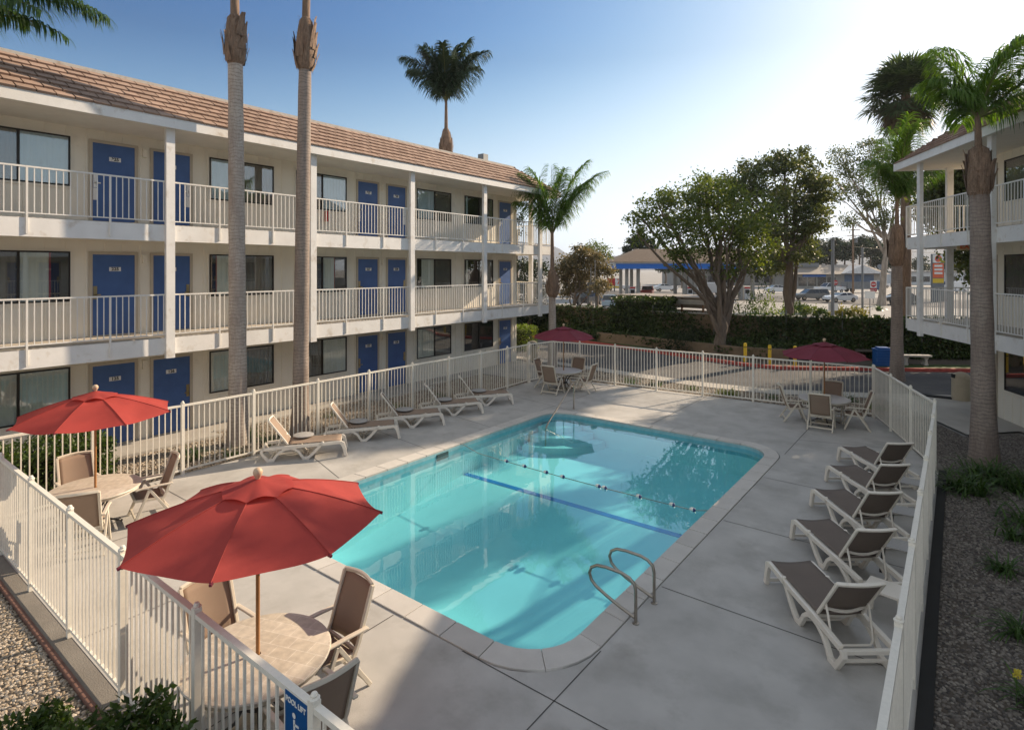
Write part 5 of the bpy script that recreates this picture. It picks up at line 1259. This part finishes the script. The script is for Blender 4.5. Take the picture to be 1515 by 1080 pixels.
v = far(1287,399,54); t = pole('sign_post', 'thin post with a white rectangular sign seen from behind', v, 2.3, .04); MB().box(-.42,.42,-.07,-.05,1.75,2.45).build('panel', M['plate_white'], t)
def up_ex(t):
    MB().bar((-1.1,0,11.6),(1.1,0,11.6), .14,.14).bar((-.9,0,10.6),(.9,0,10.6),.12,.12).build('crossarm', M['pole_wood'], t)
    MB().tube([(.45,0,9.3),(.45,0,10.2)],.25,10).build('transformer', M['galv'], t)
v = far(1262,399,105); up = pole('utility_pole', 'tall wooden utility pole with crossarms over the street', v, 12.8, .17, 'pole_wood', up_ex); up.rotation_euler = (0,0,R(10))
v2 = far(943,399,120); pole('utility_pole', 'thin utility pole behind the filling station roof', v2, 10.5, .14, 'pole_wood', lambda t: MB().bar((-.9,0,9.8),(.9,0,9.8),.14,.12).build('crossarm', M['pole_wood'], t))
for i, (zz, lb) in enumerate(((11.7,'topmost overhead wire above the street'),(10.7,'second overhead wire above the street'),(8.6,'lowest overhead wire above the street'))):
    A = far(1262,399,105); A.z = zz; B = far(1700,399,125); B.z = zz-.3; C = far(1000,399,120); C.z = zz
    pts = [C+(A-C)*q-Vector((0,0,1.2*math.sin(math.pi*q))) for q in [k/14 for k in range(15)]]+[A+(B-A)*q-Vector((0,0,1.4*math.sin(math.pi*q))) for q in [k/14 for k in range(1,15)]]
    tag(MB().tube(pts, .03, 4).build('power_line', M['black']), lb, 'power line', 'overhead wires')
def stop_ex(t):
    MB().add([(.40*math.cos(R(22.5+45*k)), -.06, 2.5+.40*math.sin(R(22.5+45*k))) for k in range(8)]+[(.40*math.cos(R(22.5+45*k)), -.04, 2.5+.40*math.sin(R(22.5+45*k))) for k in range(8)],
             [tuple(range(8)), tuple(range(15,7,-1))]+[(k, 8+k, 8+(k+1)%8, (k+1)%8) for k in range(8)]).build('plate', M['sign_red'], t)
    text('lettering', 'STOP', .26, (0,-.07,2.5), (R(90),0,0), M['sign_white'], t, bold=.008)
v = far(1236,399,86); t = pole('stop_sign', 'red octagonal STOP sign just right of the thick grey pole', v, 2.5, .04, extra=stop_ex, cat='road sign'); t.rotation_euler = (0,0,R(52))
def dne_ex(t):
    MB().box(-.42,.42,-.05,-.035,2.05,2.95).build('panel', M['sign_white'], t)
    MB().add([(.37*math.cos(2*math.pi*k/20), -.055, 2.5+.37*math.sin(2*math.pi*k/20)) for k in range(20)], [tuple(range(20))]).build('disc', M['sign_red'], t)
    MB().box(-.27,.27,-.062,-.057,2.45,2.56).build('bar', M['sign_white'], t)
    MB().box(-.42,.42,-.055,-.04,1.55,2.0).build('panel', M['sign_red'], t); text('lettering', 'WRONG WAY', .14, (0,-.06,1.78), (R(90),0,0), M['sign_white'], t, bold=.004)
v = far(1292,399,76); t = pole('road_sign', 'red and white do-not-enter sign beyond the median', v, 2.9, .04, extra=dne_ex, cat='road sign'); t.rotation_euler = (0,0,R(37))

# ------------------------------------------------------------------ vehicles: x forward
def car(label, v, rz, paint, L=4.4, W_=1.76, H=1.42, prof='sedan', cat='car', name='parked_car'):
    t = thing(name, label, cat, (v.x, v.y, .02), rz, 'vehicles on the street and forecourt')
    h = H
    if prof == 'sedan': body = [(-.5,.32),(-.5,.62),(-.46,.72),(-.30,.78),(.18,.74),(.42,.66),(.49,.52),(.5,.30),(.0,.20),(-.4,.22)]; cab = [(-.36,.74),(-.22,1.0),(.02,1.0),(.22,.72)]
    elif prof == 'suv': body = [(-.5,.28),(-.5,.60),(-.48,.66),(.20,.64),(.44,.60),(.5,.48),(.5,.26),(.0,.18),(-.4,.2)]; cab = [(-.48,.64),(-.43,1.0),(.10,1.0),(.26,.62)]
    elif prof == 'pickup': body = [(-.5,.30),(-.5,.62),(.20,.62),(.46,.58),(.5,.46),(.5,.26),(.0,.22),(-.4,.24)]; cab = [(-.12,.60),(-.08,1.0),(.12,1.0),(.26,.60)]
    else: body = [(-.5,.20),(-.5,.98),(-.47,1.0),(.26,1.0),(.40,.62),(.5,.50),(.5,.22),(0,.18)]; cab = None
    B = MB(); n = len(body)
    for s, wk in ((-1,1),(1,1)): pass
    ringv = []
    for (yk, sc_) in ((-1,.0),(-.92,1),(.92,1),(1,.0)):
        pass
    P = []
    secs = [(-W_/2, .93), (-W_/2+.10, 1.0), (W_/2-.10, 1.0), (W_/2, .93)]
    cxm, czm = 0, .45
    for yk, s_ in secs:
        for px_, pz_ in body: P.append((px_*L*s_, yk, (czm+(pz_-czm)*s_)*h))
    F = [tuple(range(n-1,-1,-1)), tuple(3*n+k for k in range(n))]
    for a in range(3):
        for k in range(n): F.append((a*n+k, a*n+(k+1)%n, (a+1)*n+(k+1)%n, (a+1)*n+k))
    B.add(P, F); B.build('body', M[paint], t, smooth=30)
    if cab:
        c = MB(); P = []; k2 = len(cab)
        for yk, s_ in ((-W_/2+.05, 0), (W_/2-.05, 0)):
            for i, (px_, pz_) in enumerate(cab): P.append((px_*L, (abs(yk)-(.16 if pz_ > .8 else 0))*(1 if yk > 0 else -1), pz_*h))
        c.add(P, [tuple(range(k2-1,-1,-1)), tuple(k2+k for k in range(k2))]+[(k, (k+1)%k2, k2+(k+1)%k2, k2+k) for k in range(k2)]); c.build('windows', M['car_glass'], t)
        xs = [p for p in cab if p[1] > .8]; MB().box(xs[0][0]*L-.02, xs[-1][0]*L+.02, -W_/2+.2, W_/2-.2, h-.012, h+.015).build('roof', M[paint], t, bevel=.01)
        g = MB()
        for s in (-1,1):
            for (a, b) in ((cab[0], cab[1]), (cab[-1], cab[-2])): g.bar((a[0]*L, s*(W_/2-.045), a[1]*h), (b[0]*L, s*(W_/2-.205), b[1]*h), .06, .06)
            xm = (cab[1][0]+cab[-2][0])/2*L; g.bar((xm, s*(W_/2-.045), cab[0][1]*h), (xm, s*(W_/2-.205), h), .05, .05)
        g.build('pillars', M[paint], t)
    else:
        for s in (-1,1): MB().box(.20*L,.36*L, s*(W_/2+.004)-.006, s*(W_/2+.004)+.006, .62*h,.88*h).build('side_window', M['car_glass'], t)
        MB().bar((.265*L,0,.98*h),(.395*L,0,.66*h), W_-.2, .03, up=(1,0,0)).build('windscreen', M['car_glass'], t)
    for sx in (-.31,.31):
        for sy in (-1,1):
            w_ = MB(); w_.lathe([(.0,-.10),(.30,-.10),(.325,-.07),(.325,.07),(.30,.10),(.0,.10)], (0,0,0), 20); wo = w_.build('wheel', M['rubber'], t, smooth=30)
            wo.location = (sx*L, sy*(W_/2-.09), .32); wo.rotation_euler = (R(90),0,0); MB().lathe([(0,-.105),(.19,-.104),(.19,.104),(0,.105)], (0,0,0), 14).build('rim', M['steel'], wo, smooth=30)
    for sy in (-1,1):
        MB().box(.47*L,.492*L, sy*(W_/2-.32)-.16, sy*(W_/2-.32)+.16, .52*h,.60*h).build('headlight', M['plate_white'], t)
        MB().box(-.496*L,-.475*L, sy*(W_/2-.28)-.14, sy*(W_/2-.28)+.14, .54*h,.64*h).build('tail_lamp', M['lamp_red'], t)
    return t
VA = 37.6
car('white sports coupe on the street, right of the thick grey pole', far(1243,447,79), R(VA+180+8), 'car_white', 4.2, 1.8, 1.28)
car('dark grey car partly hidden by the median bushes', far(1200,445,84), R(VA+180), 'car_grey', 4.6, 1.85, 1.6, 'suv')
car('white pickup truck with an open bed, behind the grey pole', far(1228,433,112), R(VA+180+5), 'car_white', 5.6, 1.95, 1.85, 'pickup', 'pickup truck')
car('white car at the left, glimpsed past the gum tree trunk', far(1152,434,108), R(VA), 'car_white', 4.5, 1.8, 1.5)
car('pale blue hatchback above the tan wall, left of the ivy mound', far(909,457,66), R(100), 'car_blue', 4.2, 1.75, 1.55, 'suv')
car('dark car under the blossoming tree', far(872,452,72), R(95), 'car_dark', 4.6, 1.85, 1.7, 'suv')
car('silver pickup truck in front of the red sign', far(914,430,122), R(VA+180), 'car_white', 5.4, 1.9, 1.8, 'pickup', 'pickup truck')
car('dark red pickup truck under the filling station canopy', far(958,440,96), R(110), 'car_red', 4.8, 1.9, 1.7, 'pickup', 'pickup truck')
car('white van beyond the canopy, behind the evergreen stems', far(1050,438,100), R(VA), 'car_white', 5.2, 2.0, 2.2, 'van', 'van')
car('dark car at the right, half hidden by the narrow palm trunk', far(1330,452,74), R(VA+180), 'car_dark', 4.5, 1.8, 1.5)
car('white car parked up by the eaves of the tan building', far(1301,417,140), R(VA), 'car_white', 4.4, 1.8, 1.5)
car('silver van seen between the two right-hand galleries', far(1408,430,110), R(VA+180), 'car_white', 5.4, 2.0, 2.2, 'van', 'van')
car('white car on the forecourt behind the pumps', far(985,432,118), R(VA), 'car_white', 4.6, 1.8, 1.5)
fb = thing('flatbed_truck', 'dark green flatbed truck parked along the street', 'truck', tuple(far(1275,434,112).xy)+(.05,), R(VA))
MB().box(-3.4,2.0,-1.1,1.1,.75,1.0).box(-3.4,2.0,-1.1,-1.02,1.0,2.0).box(-3.4,2.0,1.02,1.1,1.0,2.0).box(-3.4,-3.3,-1.1,1.1,1.0,2.0).build('bed', M['galv'], fb)
MB().prism_y([(2.1,.5),(4.0,.5),(4.0,1.3),(3.6,1.5),(3.3,2.2),(2.1,2.2)], -1.0, 1.0).build('cab', M['stucco_blue'], fb, bevel=.05)
for x_ in (-2.4,3.1):
    for y_ in (-.95,.95):
        o = MB().lathe([(0,-.13),(.42,-.13),(.45,-.08),(.45,.08),(.42,.13),(0,.13)], (0,0,0), 18).build('wheel', M['rubber'], fb, smooth=30); o.location = (x_, y_, .45); o.rotation_euler = (R(90),0,0)

# ------------------------------------------------------------------ filling station and street buildings
fsx = far(1030,399,84)
fs = thing('filling_station', 'filling station canopy with blue fascia and brown hipped roof', 'filling station', (fsx.x, fsx.y, 0), .656544)
W2 = 11.9; D2 = 9.5
g = MB(); g.box(-W2,W2,0,D2,4.55,5.55); g.build('canopy', M['canopy_white'], fs)
MB().box(-W2+.25,W2-.25,-.05,-.002,4.55,5.30).build('fascia', M['canopy_blue'], fs); MB().box(-W2-.05,-W2-.002,.5,D2,4.55,5.0).build('fascia', M['canopy_blue'], fs)
rf = MB(); rf.add([(-W2-.6,-.6,5.56),(W2+.6,-.6,5.56),(W2+.6,D2+.6,5.56),(-W2-.6,D2+.6,5.56),(-W2+4.2,D2/2,7.6),(W2-4.2,D2/2,7.6)], [(0,1,5,4),(1,2,5),(2,3,4,5),(3,0,4)]); rf.build('roof', M['shingle'], fs)
g = MB()
for x_ in (-9.6,-7.9,-1.0,.6,7.5,9.2): g.box(x_-.22,x_+.22,2.2,2.7,0,4.56); g.box(x_-.22,x_+.22,7.0,7.5,0,4.56)
g.build('columns', M['stucco'], fs)
for x_ in (-8.8,-.2,8.3):
    p_ = thing('fuel_pump', {-8.8:'fuel pump between the two left canopy columns',-.2:'fuel pump under the middle of the canopy',8.3:'fuel pump under the right part of the canopy'}[x_], 'fuel pump', tuple((Matrix.Rotation(.656544,4,'Z')@Vector((x_,2.4,0))+Vector((fsx.x,fsx.y,0)))), .656544, 'fuel pumps')
    MB().box(-.4,.4,-.25,.25,0,1.6).box(-.45,.45,-.28,.28,1.6,1.9).build('body', M['canopy_white'], p_, bevel=.03); MB().box(-.3,.3,-.27,-.252,.9,1.45).build('display', M['black'], p_); MB().box(-.42,.42,-.29,-.281,1.62,1.86).build('sign_strip', M['sign_red'], p_)
ss_ = thing('shop_sign', 'red and white shop sign with a big 7, left of the filling station columns', 'sign', tuple(far(909,399,116).xy)+(1.2,), .656544)
MB().box(-1.4,.15,-.05,.05,0,1.5).build('red_panel', M['sign_red'], ss_); MB().box(.2,1.5,-.05,.05,0,1.5).build('white_panel', M['sign_white'], ss_)
text('numeral', '7', 1.5, (.85,-.07,.75), (R(90),0,0), M['orange'], ss_, bold=.03); MB().box(-1.3,1.4,-.04,.04,-.45,-.1).build('yellow_strip', M['yellow'], ss_)
MB().box(-.12,.12,-.05,.05,-1.2,0).build('post', M['galv'], ss_)
stx = far(1240,399,138)
sbd = thing('shop_building', 'low tan-roofed shop with glazed front and blue panels, behind the street', 'shop', (stx.x, stx.y, 0), .656544)
MB().box(-11,10,0,9,0,3.4).build('wall', M['stucco'], sbd)
rf = MB(); rf.add([(-12,-1.6,3.35),(11.5,-1.6,3.35),(11.5,10,3.35),(-12,10,3.35),(-10,4,5.6),(9,4,5.6)], [(0,1,5,4),(1,2,5),(2,3,4,5),(3,0,4),(0,3,2,1)]); rf.build('roof', M['sheet_roof'], sbd)
rf2 = MB(); rf2.add([(0,-2.2,3.5),(9.5,-2.2,3.5),(4.7,-2.2,5.5),(0,4,3.5),(9.5,4,3.5),(4.7,4,5.5)], [(0,1,2),(0,2,5,3),(1,4,5,2)]); rf2.build('gable', M['canopy_white'], sbd)
for x_ in (-9.5,-7.2,-4.9,-2.6): MB().box(x_,x_+2.0,-.03,-.002,.5,2.6).build('window', M['car_glass'], sbd)
MB().box(1.5,8.5,-.06,-.03,.2,3.2).build('blue_panel', M['stucco_blue'], sbd); MB().box(-8.5,-3,-.2,-.06,2.7,3.2).build('sign_band', M['canopy_blue'], sbd)
MB().box(-9.5,-3.5,2.0,3.5,5.0,6.0).build('roof_vent', M['galv'], sbd)
dv = thing('satellite_dish', 'grey satellite dish at the right end of the tan shop roof', 'dish', tuple((Matrix.Rotation(.656544,4,'Z')@Vector((10.6,1.0,0))+Vector((stx.x,stx.y,3.4)))), .656544)
MB().lathe([(.0,.0),(.3,.04),(.6,.16),(.75,.28)], (0,0,0), 16).build('dish', M['galv'], dv, smooth=True).rotation_euler = (R(60),0,0); MB().tube([(0,0,-1),(0,0,0)],.05,6).build('mast', M['galv'], dv)
dv.location.z = 4.9
bx = far(1405,399,170)
b3 = thing('warehouse', 'long low white building seen through the right gallery', 'building', (bx.x, bx.y, 0), .656544)
MB().box(-14,22,0,12,0,3.6).build('wall', M['canopy_white'], b3); MB().box(-14.3,22.3,-.5,12.4,3.6,4.0).build('roof', M['stucco'], b3)
for x_ in range(-12,20,4): MB().box(x_,x_+2.2,-.03,-.002,.8,2.4).build('window', M['car_glass'], b3)
b4x = far(1120,399,165)
b4 = thing('warehouse', 'low grey building across the street, behind the evergreen', 'building', (b4x.x, b4x.y, 0), .656544)
MB().box(-24,10,0,12,0,4.0).build('wall', M['stucco'], b4); MB().box(-24.3,10.3,-.5,12.4,4.0,4.5).build('roof', M['shingle'], b4)
for x_ in range(-22,8,4): MB().box(x_,x_+2.4,-.03,-.002,.8,2.6).build('window', M['car_glass'], b4)
ps = far(1387,399,80)
pt_ = thing('price_sign', 'tall orange and white fuel price board with a round 76 badge', 'price sign', (ps.x, ps.y, 0), .656544)
MB().box(-.85,.85,-.12,.12,0,6.6).build('pylon', M['galv'], pt_)
MB().box(-.75,.75,-.16,-.12,5.4,6.5).build('badge_panel', M['sign_white'], pt_)
MB().add([(.48*math.cos(2*math.pi*k/24), -.175, 5.95+.48*math.sin(2*math.pi*k/24)) for k in range(24)], [tuple(range(24))]).build('badge', M['orange'], pt_)
text('numeral', '76', .62, (0,-.19,5.95), (R(90),0,0), M['canopy_blue'], pt_, bold=.02)
MB().box(-.75,.75,-.16,-.12,3.3,5.3).build('price_panel', M['orange'], pt_)
for k, z_ in enumerate((4.95,4.45,3.95)): MB().box(-.55,.55,-.18,-.161,z_-.14,z_+.14).build('price_row', M['sign_white'], pt_)
MB().box(-.75,.75,-.16,-.12,2.6,3.2).build('lower_panel', M['yellow'], pt_)

# ------------------------------------------------------------------ hills
hm = MB(); hr = random.Random(4); K = 120
def hz(a): return 55+70*math.exp(-((a+.08)/.14)**2)+95*math.exp(-((a-.16)/.10)**2)*0+70*math.exp(-((a-.62)/.25)**2)+42*math.exp(-((a-.05)/.05)**2)+8*math.sin(a*37)+5*math.sin(a*83+1)
P = []; F = []
for i in range(K+1):
    a = -.9+1.8*i/K
    for jx, (dd, s_) in enumerate(((2300,0),(2500,.55),(2700,1),(3100,1.05),(3600,.0))):
        v = far(757.5+855.265*math.tan(a*.9), 399, dd*math.cos(a*.9)); P.append((v.x, v.y, max(0, hz(a))*s_*(1+.06*math.sin(a*61+jx))))
for i in range(K):
    for jx in range(4): F.append((i*5+jx, (i+1)*5+jx, (i+1)*5+jx+1, i*5+jx+1))
hm.add(P, F); struct(hm.build('hills', M['hill'], smooth='all'))

# air: pale haze over the whole site
hb = MB().box(-4200, 4200, -400, 4700, -3, 175)
m, nt, out = nt_new('haze'); pv = N(nt, 'ShaderNodeVolumePrincipled'); pv.inputs['Density'].default_value = .00018; pv.inputs['Color'].default_value = (.80,.88,1,1); pv.inputs['Anisotropy'].default_value = .3
nt.links.new(pv.outputs[0], out.inputs['Volume'])
ho = hb.build('haze', m); ho['kind'] = 'stuff'
